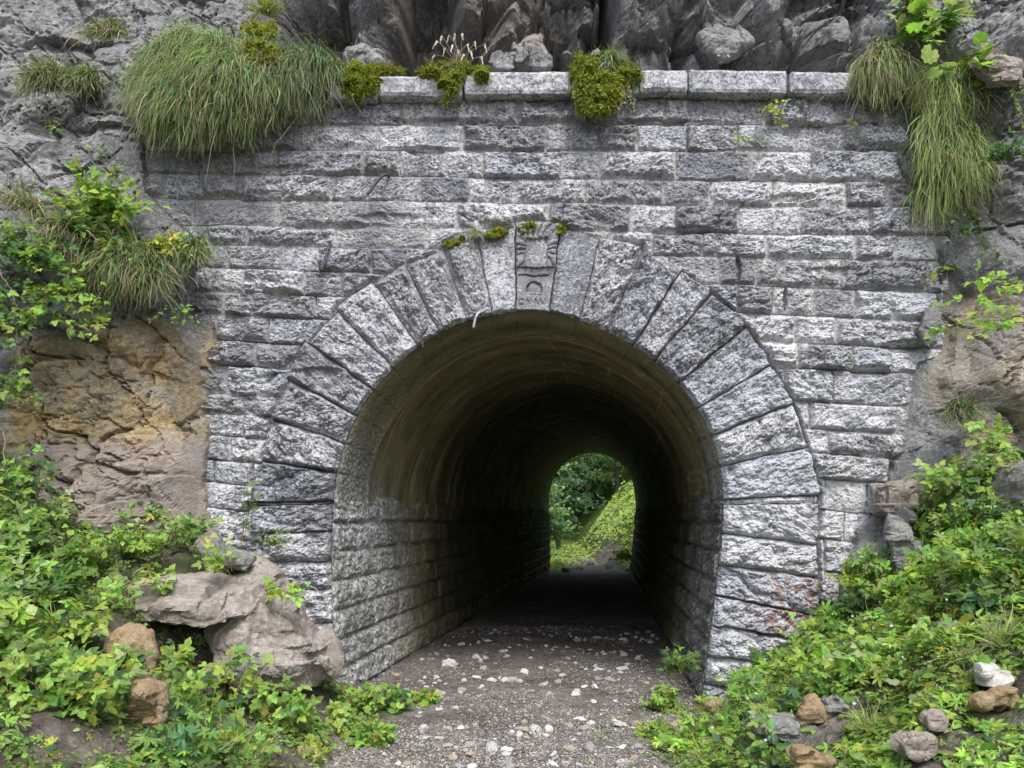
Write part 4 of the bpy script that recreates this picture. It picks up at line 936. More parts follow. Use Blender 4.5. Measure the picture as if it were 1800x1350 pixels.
def plant(name, base, label, cat, stems=8, length=0.4, lean=(0, -0.3, 1), spread=0.6, droop=0.6, per=8, size=0.06, tpls=None, mixd=None, seed=0, start=0.2, group=None, face=(0, -.55, .85), stem_r=0.0022, woody=False, jitter=.5):
    """A plant as a thing: stems (one mesh) and leaves (one mesh) under an Empty at its foot."""
    rs_ = np.random.RandomState(seed+1000); base = np.array(base, float)
    root = empty(name, tuple(base), label, cat, group)
    lean = np.array(lean, float); lean /= np.linalg.norm(lean); paths = []; pos = []; head = []
    for i in range(stems):
        d = lean+spread*rs_.normal(size=3)*np.array([1, .7, .6]); d /= np.linalg.norm(d)
        L = length*rs_.uniform(.55, 1.1); t = np.linspace(0, 1, 9); o = rs_.normal(size=3)*np.array([.03, .02, .01])
        wob = np.cumsum(rs_.normal(size=(9, 3))*0.012, axis=0)*L*1.5
        pth_ = o+d[None]*(L*t)[:, None]+np.array([0, 0, -1.])[None]*(droop*L*t*t*0.6)[:, None]+wob
        paths.append(pth_)
        for j in range(per):
            a = start+(1-start)*(j+rs_.rand()*.6)/per; a = min(a, 1.0); q = np.array([np.interp(a, t, pth_[:, k]) for k in range(3)])
            side = np.cross(d, rs_.normal(size=3)); side /= np.linalg.norm(side)+1e-9
            hd = side+0.45*d+(0.6*d if j == per-1 else 0)+np.array([0, -.25, -.05])
            st = q+hd/np.linalg.norm(hd)*size*0.25
            pos.append(st); head.append(hd)
    pos = np.array(pos); head = np.array(head); n = len(pos)
    nn = np.array(face, float)[None]+jitter*rs_.normal(size=(n, 3))
    v, f = tubes(paths, stem_r*1.5, stem_r*.6, 4); mk('stems', v, f, M_BARK if woody else M_STEM, root)
    sz = size*rs_.uniform(.55, 1.2, n)
    v, f, c = leaves(pos, nn, head, sz, tpls or T_OV, tints(n, mixd or {'mid': 2, 'bright': 2, 'dark': 1}, rs_), rs_)
    mk('leaves', v, f, M_LEAF, root, c, smooth=False)
    return root

# carpets of low plants on both banks
def carpet(name, label, xr, yr, n, mixd, tpls, size, seed, hmax, cond, thr=-0.25, parent=None):
    rs_ = np.random.RandomState(seed); x = rs_.uniform(*xr, n); y = rs_.uniform(*yr, n)
    keep = cond(x, y)
    for a_, b_, r_, _z in CLEAR: keep &= ((x-a_)**2+((y-b_)/1.3)**2 > r_**2) | (rs_.rand(n) < .12)
    x, y = x[keep], y[keep]
    m = fbm2(x*2.3+seed, y*2.3, seed, 3)+0.35*rs_.normal(size=len(x)); keep = m > thr; x, y = x[keep], y[keep]; n = len(x)
    mound = np.clip(0.5+0.9*fbm2(x*3.1, y*3.1+seed, seed+5, 3), 0.05, 1.3)
    hh = hmax*mound*rs_.rand(n)**0.6*(0.35+0.65*sstep(0.0, 0.7, np.minimum(np.abs(x-xr_edge(y)), np.abs(x-xl_edge(y)))))
    for a_, b_, r_, _z in CLEAR: hh = np.where((x-a_)**2+((y-b_+.25)/1.6)**2 < (r_+.15)**2, hh*.35, hh); z = ground_z(x, y)+0.015+hh
    g = 0.04; gxn = (ground_z(x+g, y)-ground_z(x-g, y))/(2*g); gyn = (ground_z(x, y+g)-ground_z(x, y-g))/(2*g)
    nn = np.stack([-gxn*.6, -gyn*.6-0.15, np.ones(n)], 1)+0.42*rs_.normal(size=(n, 3))
    a = rs_.rand(n)*6.283; hd = np.stack([np.cos(a), np.sin(a)-.3, -0.2+0*a], 1)
    bright = (0.75+0.5*np.clip(0.5+fbm2(x*1.9, y*1.9, seed+9, 2), 0, 1))[:, None]
    tc = tints(n, mixd, rs_); tc[:, :3] *= bright
    v, f, c = leaves(np.stack([x, y, z], 1), nn, hd, size*rs_.uniform(.35, 1.2, n)*(0.75+.5*mound), tpls, tc, rs_)
    # their stalks
    k = rs_.rand(n) < 0.22; ps = [np.stack([[x[i]+rs_.normal()*.02, y[i]+rs_.normal()*.02, z[i]-hh[i]-.03], [x[i]+rs_.normal()*.01, y[i], z[i]-hh[i]*.5], [x[i], y[i], z[i]]]) for i in np.where(k)[0]]
    sv, sf = tubes(ps, .0022, .0012, 3)
    vv = np.concatenate([v, sv]); cc = np.concatenate([c, np.tile([.13, .12, .045, 1.], (len(sv), 1))])
    o = mk(name, vv, [f, sf+len(v)], M_LEAF, parent, cc)
    return tag(o, label, 'ground cover', kind='stuff')
xr_edge = lambda y: np.interp(y, [-2.8, -1.2, -.5, .5], [0.95, 1.12, 1.62, 1.75])
xl_edge = lambda y: np.interp(y, [-2.8, -1.2, -.3, .5], [-1.20, -1.22, -1.25, -1.3])
under_boulder = lambda x, y: (x > -3.0) & (x < -1.25) & (y > -1.25)
carpet('ground_cover', 'dense bright green low plants with lobed leaves covering the right bank', (0.7, 4.8), (-3.6, 0.0), 20000, {'bright': 7, 'ygreen': 1.5, 'mid': 2, 'pale': 1.2, 'dark': .3}, T_CUT+T_PAL+T_CUT+T_RND+T_OV, 0.062, 21, 0.22,
       lambda x, y: x > xr_edge(y)+0.16*fbm2(x*3, y*3, 77, 2), -0.55)
carpet('ground_cover', 'green low plants and seedlings covering the left bank', (-4.6, -0.7), (-3.8, -0.05), 12500, {'bright': 3, 'mid': 4, 'dark': 2, 'pale': 1, 'ygreen': 1}, T_CUT+T_OV+T_PAL, 0.052, 22, 0.13,
       lambda x, y: (x < xl_edge(y)-0.12+0.25*fbm2(x*2, y*2, 78, 2)) & ~(under_boulder(x, y) & (y > -1.0) & (y < -.5) & (x > -2.7)), -0.25)
carpet('ground_cover', 'fine small-leaved weeds and fallen yellow leaves between the plants of the right bank', (0.7, 4.6), (-3.4, 0.0), 22000, {'bright': 4, 'mid': 3, 'dark': 1, 'yellow': .5, 'dry': .8}, T_SM+T_CUT[:1], 0.024, 31, 0.16,
       lambda x, y: x > xr_edge(y)-.05+0.25*fbm2(x*3, y*3, 79, 2), -0.3)
carpet('ground_cover', 'fine small-leaved weeds and dead leaves between the plants of the left bank', (-4.4, -0.7), (-3.6, -0.05), 17000, {'bright': 3, 'mid': 3, 'dark': 1.5, 'yellow': .5, 'dry': 1.2}, T_SM+T_CUT[:1], 0.024, 32, 0.13,
       lambda x, y: (x < xl_edge(y)+0.05+0.3*fbm2(x*2, y*2, 80, 2)) & ~(under_boulder(x, y) & (y > -1.0) & (y < -.5) & (x > -2.7)), -0.3)
carpet('ground_cover', 'sparse small weeds creeping over the edges of the path', (-1.35, 1.3), (-2.8, -0.1), 700, {'mid': 3, 'bright': 2, 'dry': 1}, T_CUT, 0.026, 23, 0.02, lambda x, y: np.abs(x) > 0.5, 0.15)
# small flowers standing in the right carpet
rs = np.random.RandomState(5); fl = []
fv, ff = tpl_palmate(5, .35, False, .3, 180)
fm = mat_plain('petal_mauve', (.55, .48, .70), .6); fy_ = mat_plain('petal_yellow', (.75, .52, .02), .6)
for i in range(26):
    y = rs.uniform(-2.6, -.3); x = xr_edge(y)+rs.uniform(.1, 1.6); z = float(ground_z(x, y)); h_ = rs.uniform(.16, .25)
    r_ = empty('wildflower', (x, y, z), 'tiny mauve flower on a thin stalk above the right bank plants', 'flower', 'tiny mauve flowers on the right bank')
    v, f = tubes([np.array([[0, 0, 0], [.01, 0, h_*.5], [0.0, -.01, h_]])], .002, .001, 3); mk('stalk', v, f, M_STEM, r_)
    s_ = rs.uniform(.008, .013); M = frame(np.array([[rs.normal()*.3, -1.0, .6]]), np.array([[1., 0, 0]]))[0]*s_
    mk('blossom', fv@M.T+np.array([0, -.01, h_]), ff, fm, r_)
b = P(1418, 1112, -.55); r_ = empty('wildflower', tuple(b-np.array([0, 0, .3])), 'yellow flower cluster at the right foot of the wall', 'flower')
v, f = tubes([np.array([[0, 0, 0], [.01, 0, .15], [0.0, -.01, .3]])], .002, .001, 3); mk('stalk', v, f, M_STEM, r_)
pv = []; pf = []
for i in range(9):
    M = frame(np.array([[rs.normal()*.4, -1.0, .6]]), np.array([[1., 0, 0]]))[0]*.014; pv.append(fv@M.T+np.array([rs.normal()*.022, -.01+rs.normal()*.01, .3+rs.normal()*.010])); pf.append(ff+i*len(fv))
mk('blossom', np.concatenate(pv), np.concatenate(pf), fy_, r_)

# grasses: blades that arch out of a root patch and hang
def tussock(base, label, n=2500, rad=(.3, .12, .2), L=.45, out=(0, -1, .5), hang=1.0, seed=0, mixd=None, wid=.0045, name='grass_tussock', dry=0.38, cat='grass', group=None):
    rs_ = np.random.RandomState(seed+3000); base = np.array(base, float)
    o0 = rs_.normal(size=(n, 3))*.45*np.array(rad); 
    cl_ = rs_.randint(0, max(4, n//28), n); cn_ = rs_.normal(size=(max(4, n//28), 3))*1.15
    o0 = o0*.75+cn_[cl_][:, [2, 0, 1]]*.3*np.array(rad)
    d = np.array(out, float)[None]+(rs_.normal(size=(n, 3))*.55+cn_[cl_]*.85)*np.array([.55, .35, .45])
    d[:, 0] += o0[:, 0]/max(rad[0], .01)*.45
    d /= np.linalg.norm(d, axis=1)[:, None]; ln = L*rs_.uniform(.35, 1.0, n)*(0.85+.3*h01(cl_, cl_*0+seed)+.35*(rs_.rand(n) < .06)); S_ = 7; t = np.linspace(0, 1, S_)
    h_ = hang*rs_.uniform(.6, 1.3, n)
    # direction turns towards straight down along the blade
    p = o0.copy(); pts = [p.copy()]; dirv = d.copy()
    for k in range(1, S_):
        dirv = dirv+np.array([0, 0, -1.])[None]*(h_*0.36)[:, None]+rs_.normal(size=(n, 3))*.20+cn_[cl_]*np.array([.05, .02, 0]); dirv /= np.linalg.norm(dirv, axis=1)[:, None]
        p = p+dirv*(ln/(S_-1))[:, None]; pts.append(p.copy())
    pts = np.stack(pts, 1); side = np.cross(d, rs_.normal(size=(n, 3))); side[:, 0] += np.sign(side[:, 0])*.8; side /= np.linalg.norm(side, axis=1)[:, None]
    wd_ = wid*rs_.uniform(.35, 1.5, (n, 1, 1))*(1-0.85*t**1.5)[None, :, None]
    A = pts+side[:, None]*wd_; B = pts-side[:, None]*wd_
    Vv_ = np.stack([A, B], 2).reshape(-1, 3); i = np.arange(n)[:, None]*(2*S_)+2*np.arange(S_-1)[None]; i = i.ravel(); F_ = np.stack([i, i+1, i+3, i+2], 1)
    c = tints(n, mixd or {'mid': 5, 'dark': 3, 'pale': 1, 'bright': 1, 'dry': 1.2}, rs_); dryc = np.array([.30, .26, .16])
    c = np.repeat(c, 2*S_, axis=0).reshape(n, S_, 2, 4); tipd = (rs_.rand(n, 1) < dry+.22)*np.clip(t-.35, 0, 1)[None]*1.4
    c[..., :3] = c[..., :3]*(1-tipd[:, :, None, None])+dryc*tipd[:, :, None, None]
    o = mk(name, Vv_, F_, M_GRASS, None, c.reshape(-1, 4)); o.location = tuple(base)
    return tag(o, label, cat, group)
G1 = {'mid': 4, 'dark': 1.6, 'blue': 2, 'pale': 1.5, 'bright': 1.2, 'dry': 1.6}
def tuss_group(root_pts, label, **k):
    """One hanging mat of grass whose roots lie along several points."""
    n = k.pop('n'); vs = []; base = np.array(root_pts[0], float); objs = []
    for i, rp in enumerate(root_pts):
        o = tussock(rp, label, n=n, seed=k.get('seed', 0)*50+i, **{a: b for a, b in k.items() if a != 'seed'}); objs.append(o)
    me0 = objs[0].data; off = 0; Vs = []; Fs = []; Cs = []
    for o in objs:
        m = o.data; nv = len(m.vertices); a = np.empty(nv*3, np.float32); m.vertices.foreach_get('co', a); a = a.reshape(-1, 3)+np.array(o.location)-base
        f = np.empty(len(m.loops), np.int32); m.loops.foreach_get('vertex_index', f); c = np.empty(nv*4, np.float32); m.attributes['col'].data.foreach_get('color', c)
        Vs.append(a); Fs.append(f.reshape(-1, 4)+off); Cs.append(c.reshape(-1, 4)); off += nv
    rs_ = np.random.RandomState(len(label)); ps_ = []
    for q_ in range(46):
        rp = np.array(root_pts[rs_.randint(len(root_pts))])-base+rs_.normal(size=3)*.06; d_ = np.array([rs_.normal()*.6, -.5, rs_.normal()*.35-.1]); L_ = rs_.uniform(.18, .55); t = np.linspace(0, 1, 7)[:, None]
        ps_.append(rp+d_*L_*t+np.array([0, 0, -1.])*L_*t*t*rs_.uniform(.3, 1.2)+rs_.normal(size=(7, 3))*.006)
    v_, f_ = tubes(ps_, .0028, .0009, 4); Vs.append(v_); Fs.append(f_+off); Cs.append(np.tile([.46, .40, .27, 1.], (len(v_), 1)))
    for o in objs: bpy.data.objects.remove(o)
    r_ = mk('grass_tussock', np.concatenate(Vs), np.concatenate(Fs), M_GRASS, None, np.concatenate(Cs)); r_.location = tuple(base)
    return tag(r_, label, 'grass')
tuss_group([P(275, 115, -.15), P(262, 150, -.12), P(300, 90, -.15), P(330, 75, -.15), P(380, 80, -.2), P(300, 135, -.3), P(350, 125, -.35), P(400, 120, -.35), P(440, 130, -.25), P(285, 170, -.2), P(330, 165, -.35), P(390, 165, -.3), P(430, 95, -.1), P(300, 200, -.16), P(350, 205, -.2), P(400, 200, -.18), P(440, 185, -.16), P(455, 150, -.2)],
           'huge tussock of long grass hanging over the upper left corner of the wall', n=800, rad=(.16, .08, .13), L=.38, out=(0, -.75, .30), hang=1.45, seed=1, mixd=G1, wid=.0033)
tuss_group([P(500, 100, -.15), P(540, 105, -.15), P(470, 115, -.18), P(560, 125, -.12), P(510, 130, -.22), P(500, 160, -.12), P(545, 165, -.10), P(480, 170, -.12)], 'darker tussock of hanging grass left of the mossy end of the coping', n=800, rad=(.14, .06, .09), L=.32, wid=.0033, out=(.1, -.7, .25), hang=1.5, seed=2, mixd={'dark': 4, 'blue': 3, 'mid': 2, 'dry': .6})
tuss_group([P(1545, 105, -.08), P(1560, 120, -.1), P(1530, 115, -.1)], 'brownish green grass tussock over the right end of the coping', n=800, rad=(.11, .05, .06), L=.42, out=(-.1, -.7, .25), hang=1.6, seed=3, mixd={'mid': 3, 'dark': 2, 'dry': 2})
tuss_group([P(1640, 140, -.15), P(1660, 160, -.2), P(1690, 150, -.25), P(1650, 210, -.2), P(1680, 240, -.2), P(1640, 260, -.15), P(1665, 300, -.12), P(1700, 280, -.2), P(1650, 330, -.08)], 'long curtain of light green grass hanging down the right rock face', n=620, rad=(.14, .05, .15), L=.42, out=(-.05, -.45, .15), hang=1.7, seed=4, mixd={'bright': 3, 'mid': 3, 'pale': 1.5, 'dry': 1.2}, wid=.0034)
tussock(P(190, 60, .25), 'small brownish grass tuft in a rock crack left of the huge tussock', 500, (.2, .05, .06), .22, seed=11, mixd={'mid': 1, 'dry': 2, 'dark': 1})
tussock(P(80, 140, -.05), 'dull brown grass tuft below a ledge near the upper left edge', 900, (.16, .06, .08), .30, seed=12, mixd={'dry': 2, 'dark': 2, 'mid': 1.5})
tussock(P(145, 142, -.02), 'olive grass tuft in a notch right of the dull brown one', 800, (.15, .06, .07), .26, seed=13, mixd={'dry': 1.2, 'dark': 2, 'mid': 2})
tussock(P(205, 455, -.42), 'hanging grass tuft under the left shrubs above the orange rock', 1700, (.22, .07, .12), .42, seed=14, mixd={'mid': 3, 'dark': 2, 'dry': 1.5})
tussock(P(250, 480, -.40), 'second hanging tuft close to the wall end above the orange rock', 1200, (.16, .07, .1), .40, seed=15, mixd={'mid': 2, 'dark': 3, 'dry': 1})
tussock(P(30, 370, -.5), 'dry hanging grass tuft at the left edge below the grey cliff', 1000, (.2, .06, .1), .4, seed=16, mixd={'dry': 3, 'dark': 1.5, 'mid': 1})
tussock(P(110, 410, -.5), 'pale dry grass hanging between the two left shrubs', 900, (.16, .06, .1), .38, seed=26, mixd={'dry': 3, 'dark': 1.5, 'mid': 1})
tussock(P(340, 440, -.25), 'fine green grass tuft below the yellowing shrub', 800, (.10, .05, .08), .3, seed=27, mixd={'mid': 3, 'dark': 2, 'dry': .7})
tussock(P(1690, 725, -.38), 'small dark grass tuft on the tan rock right of the wall', 600, (.10, .04, .05), .24, seed=17, out=(0, -.6, .9), mixd={'dark': 3, 'mid': 1, 'dry': 1})
tussock(P(1520, 1000, -.30), 'drooping thin grass beside the right foot of the wall', 700, (.08, .05, .08), .32, seed=18, mixd={'dark': 2, 'mid': 2, 'dry': 1})
tussock(P(1075, 108, -.14), 'grey green grass tuft growing out of the hanging moss', 350, (.06, .03, .03), .22, seed=19, out=(0, -.4, .9), mixd={'pale': 2, 'blue': 2, 'dry': 1})
tussock(P(838, 408, -.06), 'small tuft of grey grass on top of the arch left of the keystone', 260, (.07, .02, .02), .11, seed=20, out=(0, -.6, .6), mixd={'pale': 2, 'blue': 2, 'dry': 1}, wid=.003)
tussock(P(800, 120, -.12), 'fine grass at the foot of the dry seed heads on the coping', 300, (.10, .03, .03), .16, seed=24, out=(0, -.5, .7), mixd={'ygreen': 2, 'mid': 2, 'dry': 1}, wid=.003)
tussock(P(470, 18, .4), 'thin upright grass above the yellow moss at the top edge', 300, (.08, .04, .05), .28, seed=25, out=(.1, -.4, 1), hang=.6, mixd={'ygreen': 2, 'mid': 2, 'dry': 2})
rs = np.random.RandomState(66)
for i in range(26):
    sd_ = i % 2; y = rs.uniform(-2.7, -.5); x = float(xr_edge(y))+rs.uniform(.1, 2.4) if sd_ else float(xl_edge(y))-rs.uniform(.1, 2.3)
    if not sd_ and -3 < x < -1.25 and y > -1.6: continue
    tussock((x, y, float(ground_z(x, y))), 'thin grass tuft standing among the low plants of the %s bank' % ('right' if sd_ else 'left'), 110, (.05, .05, .01), rs.uniform(.2, .36), out=(0, -.15, 1.2), hang=.45, seed=200+i, wid=.003, mixd={'bright': 2, 'mid': 2, 'dry': 1.5, 'pale': 1}, group='thin grass tufts on the %s bank' % ('right' if sd_ else 'left'))
# dry seed heads standing on the coping
rs = np.random.RandomState(9); paths = []; hv = []; hf = []; k = 0; b0 = P(805, 128, -.02)
sh = empty('seed_grass', tuple(b0), 'dry whitish grass seed heads standing on the coping', 'grass')
for tx, ty in ((768, 72), (776, 64), (790, 62), (800, 60), (812, 60), (764, 96), (782, 84), (796, 80), (806, 88), (822, 78), (835, 74), (852, 78), (846, 100), (815, 96), (828, 90)):
    e_ = P(tx, ty, -.06+rs.uniform(-.05, .05))-b0; s0 = np.array([rs.uniform(-.06, .08), rs.uniform(-.04, .02), 0]); m_ = (e_+s0)/2+np.array([0, 0, .07])
    t = np.linspace(0, 1, 9)[:, None]; q = (1-t)**2*s0+2*t*(1-t)*(m_*1.0)+t*t*e_; paths.append(q)
    dd = q[-1]-q[-2]; dd /= np.linalg.norm(dd); hp = q[-1]+np.linspace(0, .10, 6)[:, None]*(dd*.3+np.array([-.1*np.sign(.5-rs.rand()), 0, -.9]))
    v, f = tubes([hp], .010, .002, 5); v = v+rs.normal(size=v.shape)*.0025; hv.append(v); hf.append(f+k); k += len(v)
v, f = tubes(paths, .003, .002, 4); mk('stalks', v, f, M_TWIG, sh); mk('seed_spikes', np.concatenate(hv), np.concatenate(hf), mat_plain('seed_husk', (.50, .45, .36)), sh)

# moss cushions
MO = {'moss': (.27, .33, .05), 'mossd': (.15, .21, .04), 'mossb': (.19, .13, .04)}
GREENS.update(MO)
def moss(outline, y0, th_, label, mixd, seed, blades=2600, L=.03, hangv=.3):
    pts = []; o = np.array(outline, float); c = o.mean(0)
    for a, b in outline: pts += [P(a, b, y0+.03), P(c[0]+(a-c[0])*.8, c[1]+(b-c[1])*.8, y0-th_*.7)]
    V, F = rock_geo(np.array(pts), .014, .045, 14, seed, 2); rs_ = np.random.RandomState(seed); N = vnorm(V, F)
    base = V.mean(0); root = empty('moss_cushion', tuple(base), label, 'moss')
    mk('cushion', V-base, F, mat_moss, root)
    tri = rs_.randint(0, len(F), blades); w_ = rs_.dirichlet((1, 1, 1), blades); p = (V[F[tri]]*w_[:, :, None]).sum(1)+rs_.normal(size=(blades, 3))*np.array([.014, .006, .008]); n_ = N[F[tri, 0]]
    hd = n_*.8+rs_.normal(size=n_.shape)*.45+np.array([0, -.1, -hangv]); nn = np.cross(hd, rs_.normal(size=n_.shape))
    v, f, cc = leaves(p-base, nn, hd, L*rs_.uniform(.5, 1.3, blades), [tpl_ovate(2, .10, 0, .2, .5)], tints(blades, mixd, rs_), rs_)
    mk('fronds', v, f, M_GRASS, root, cc)
mm_ = NT('moss_body'); q_ = mm_.noise(45, 7, .7); mm_.bump(q_, .01, .9)
mat_moss = mm_.done(mm_.ramp(q_, (.3, (.05, .055, .01)), (.55, (.15, .16, .02)), (.75, (.30, .27, .03))), .95, .1)
ML = {'moss': 3, 'yellow': .7, 'mossd': 1.5, 'bright': .8}; MD = {'mossb': 3, 'mossd': 2}
moss([(590, 130), (610, 116), (650, 112), (664, 125), (664, 150), (650, 170), (625, 176), (600, 165)], -.16, .07, 'rounded yellow-green moss cushion draped over the left end of the coping', ML, 1, 3200)
moss([(566, 112), (585, 104), (605, 112), (600, 135), (578, 145), (565, 130)], -.15, .06, 'brown moss cushion between the dark tussock and the yellow-green cushion', MD, 2, 1500)
moss([(655, 122), (680, 116), (708, 122), (712, 127), (660, 128)], -.08, .05, 'thin strip of brownish yellow moss on top of the left coping stone', {'moss': 2, 'mossb': 2, 'mossd': 1}, 3, 900)
moss([(726, 128), (745, 118), (780, 112), (830, 120), (868, 119), (870, 127), (800, 130), (770, 134), (740, 136)], -.14, .05, 'olive moss mat along the coping below the dry seed heads', {'moss': 2, 'mossb': 1.5, 'mossd': 2}, 4, 2600)
moss([(780, 130), (800, 126), (812, 140), (800, 170), (788, 172), (781, 150)], -.18, .04, 'hanging tongue of green moss below the dry seed heads', ML, 5, 1300, hangv=.9)
moss([(836, 122), (852, 120), (856, 138), (848, 150), (838, 144)], -.18, .035, 'small green moss ball at the right of the olive mat', ML, 6, 800)
moss([(1004, 120), (1018, 104), (1045, 100), (1060, 115), (1050, 140), (1020, 150), (1006, 140)], -.17, .06, 'dark olive moss on the coping at the upper left of the hanging clump', {'moss': 2, 'mossd': 3}, 7, 2000)
moss([(1010, 135), (1035, 122), (1070, 125), (1090, 140), (1088, 175), (1070, 198), (1045, 203), (1020, 190), (1010, 165)], -.20, .11, 'big fluffy yellow-green moss clump hanging over the middle of the coping', ML, 8, 5200, L=.04, hangv=.8)
moss([(1070, 118), (1100, 110), (1126, 118), (1128, 140), (1110, 155), (1090, 150)], -.18, .06, 'green moss at the upper right of the hanging clump', {'moss': 2, 'mossd': 2, 'mid': 1}, 9, 1800, hangv=.6)
moss([(420, 48), (450, 42), (485, 52), (480, 64), (440, 60)], -.10, .10, 'bright yellow moss patch on top of the huge tussock', {'yellow': 2, 'moss': 3}, 10, 1800)
moss([(438, 84), (460, 78), (484, 86), (486, 104), (455, 112), (440, 100)], -.30, .07, 'round yellow moss patch between the two large tussocks', {'yellow': 2, 'moss': 3}, 11, 1800)
moss([(778, 432), (792, 424), (815, 416), (822, 420), (800, 430), (784, 436)], -.055, .02, 'thin dark moss in the joint at the upper left of the arch ring', {'mossd': 3, 'mossb': 1, 'moss': 1}, 12, 600, .016)
moss([(845, 414), (870, 406), (897, 404), (898, 410), (875, 416), (855, 420)], -.055, .03, 'dark green moss on the stone left of the keystone top', {'mossd': 3, 'moss': 1}, 13, 800, .018)
moss([(902, 402), (925, 394), (950, 393), (964, 398), (960, 404), (930, 405), (908, 412)], -.065, .03, 'bright green moss on the head of the carved keystone', {'mossd': 2, 'moss': 2}, 14, 900, .018)
moss([(972, 402), (985, 398), (996, 403), (990, 409), (976, 408)], -.06, .03, 'small yellow moss patch right of the keystone top', {'yellow': 1, 'moss': 3}, 15, 500, .015)
moss([(1560, 150), (1585, 145), (1590, 175), (1570, 190), (1556, 175)], -.0, .04, 'dark moss under the brownish tussock at the right wall end', {'mossd': 3, 'mossb': 1}, 16, 700, .02)

# shrubs, brambles and herbs, each where it grows
BR = {'bright': 4, 'mid': 2, 'ygreen': 1.5, 'dark': .6}; MI = {'mid': 4, 'dark': 2, 'bright': 2, 'blue': 1}; DK = {'dark': 3, 'mid': 2, 'blue': 1}
plant('shrub', P(190, 390, -.35), 'leafy bright green shrub on the cliff left of the wall top', 'shrub', 34, .50, (0, -.5, .8), .85, .4, 18, .078, T_OV+T_PAL[:1], {'bright': 3, 'ygreen': 2, 'mid': 2}, 1)
plant('shrub', P(160, 420, -.45), 'darker shrub just under the bright green one', 'shrub', 22, .42, (-.1, -.7, .4), .8, .6, 14, .06, T_OV, MI, 2)
plant('shrub', P(290, 455, -.30), 'yellowing shrub with autumn leaves beside the left edge of the wall', 'shrub', 16, .32, (.1, -.5, .9), .7, .4, 12, .055, T_OV+T_PAL[:1], {'yellow': 3, 'ygreen': 2, 'bright': 1.5, 'mid': 1}, 3)
plant('shrub', P(325, 455, -.25), 'pale green shrub at the wall edge right of the yellowing one', 'shrub', 10, .26, (.4, -.5, .8), .6, .5, 10, .05, T_OV, {'pale': 3, 'bright': 1, 'mid': 1}, 4)
plant('bramble', P(60, 470, -.75), 'bramble mass at the left edge above the orange rock', 'bramble', 26, .55, (0, -.6, .5), .8, .7, 11, .085, T_TRI, MI, 5)
plant('bramble', P(20, 560, -.90), 'bramble shoots hanging at the left edge beside the orange rock', 'bramble', 20, .6, (.3, -.6, .2), .6, .8, 11, .085, T_TRI, MI, 6)
plant('bramble', P(120, 520, -.68), 'bright bramble spray hanging over the top of the orange rock', 'bramble', 18, .45, (.2, -.6, .2), .6, .9, 11, .08, T_TRI, BR, 7)
plant('bramble', P(10, 680, -1.0), 'lowest bramble at the left edge below the hanging shoots', 'bramble', 15, .5, (.2, -.6, .0), .6, .9, 11, .08, T_TRI, MI, 8)
plant('herb', P(175, 560, -.58), 'row of small round leaves on the upper edge of the orange rock', 'plant', 9, .2, (.3, -.8, .2), .6, .6, 7, .05, T_TRI, {'bright': 2, 'mid': 2}, 9)
plant('herb', P(320, 545, -.35), 'small climbing leaves on the rock knob beside the wall', 'plant', 9, .26, (.2, -.8, .1), .6, .9, 8, .045, T_OV, MI, 10)
plant('herb', P(60, 870, -1.15), 'bramble leaves at the left edge below the orange rock', 'bramble', 12, .45, (0, -.4, 1), .5, .5, 9, .085, T_TRI, MI, 11)
plant('herb', P(310, 960, -.85), 'young pale green shoots in front of the lower left wall', 'plant', 8, .42, (.35, -.2, 1), .3, .35, 8, .07, T_TRI, {'bright': 2, 'pale': 2, 'mid': 1}, 12)
plant('herb', P(430, 955, -.45), 'single tall stem with dark leaves before the left jamb', 'plant', 3, .75, (.25, -.1, 1), .08, .1, 6, .07, T_OV, {'dark': 2, 'mid': 2}, 13)
plant('herb', P(230, 975, -.85), 'leafy herbs behind the great boulder', 'plant', 20, .30, (0, -.3, 1), .8, .4, 9, .055, T_OV+T_CUT, BR, 14)
plant('herb', P(120, 1010, -1.2), 'leafy herbs on the left bank above the tan block', 'plant', 22, .34, (0, -.3, 1), .8, .4, 9, .06, T_PAL+T_OV, {'mid': 3, 'bright': 3}, 15)
plant('herb', P(480, 960, -.35), 'small green weeds where the boulder meets the wall', 'plant', 10, .18, (0, -.3, 1), .8, .4, 8, .04, T_OV, MI, 16)
for i, (a_, b_, y_) in enumerate(((330, 925, -.55), (250, 950, -.8), (400, 985, -.6), (150, 960, -1.1), (60, 985, -1.4))):
    plant('herb', P(a_, b_+25, y_), ['herb in front of the lower left corner of the wall', 'herb below the pink foot of the left rock', 'weedy herb just behind the small cracked rock', 'herb under the left rock near the bramble leaves', 'herb at the left edge under the bramble leaves'][i], 'plant', 20, .30, (.1, -.3, 1), .7, .4, 9, .06, [T_OV, T_CUT, T_OV, T_TRI, T_PAL][i], BR if i % 2 else MI, 700+i)
for i, (a_, b_, y_, L_) in enumerate(((300, 1030, -1.25, .26), (400, 1005, -1.1, .34), (500, 1045, -1.1, .24), (230, 1060, -1.5, .3))):
    plant('raspberry_cane', P(a_, b_, y_), ['leafy cane trailing over the left part of the great boulder\'s slab', 'pale leafy cane growing over the top of the great boulder', 'short leafy cane on the right shoulder of the great boulder', 'leafy cane at the left tip of the overhanging slab'][i], 'raspberry plant', 5, L_, (-.3 if i != 2 else .3, -.3, .5), .5, .5, 8, .085, T_TRI, {'pale': 2, 'bright': 3, 'ygreen': 1}, 720+i, start=.2)
ras = [(400, 1230, -1.7, .55), (350, 1215, -1.75, .34), (450, 1270, -1.7, .50), (505, 1280, -1.7, .42), (340, 1285, -1.95, .26), (540, 1290, -1.6, .3)]
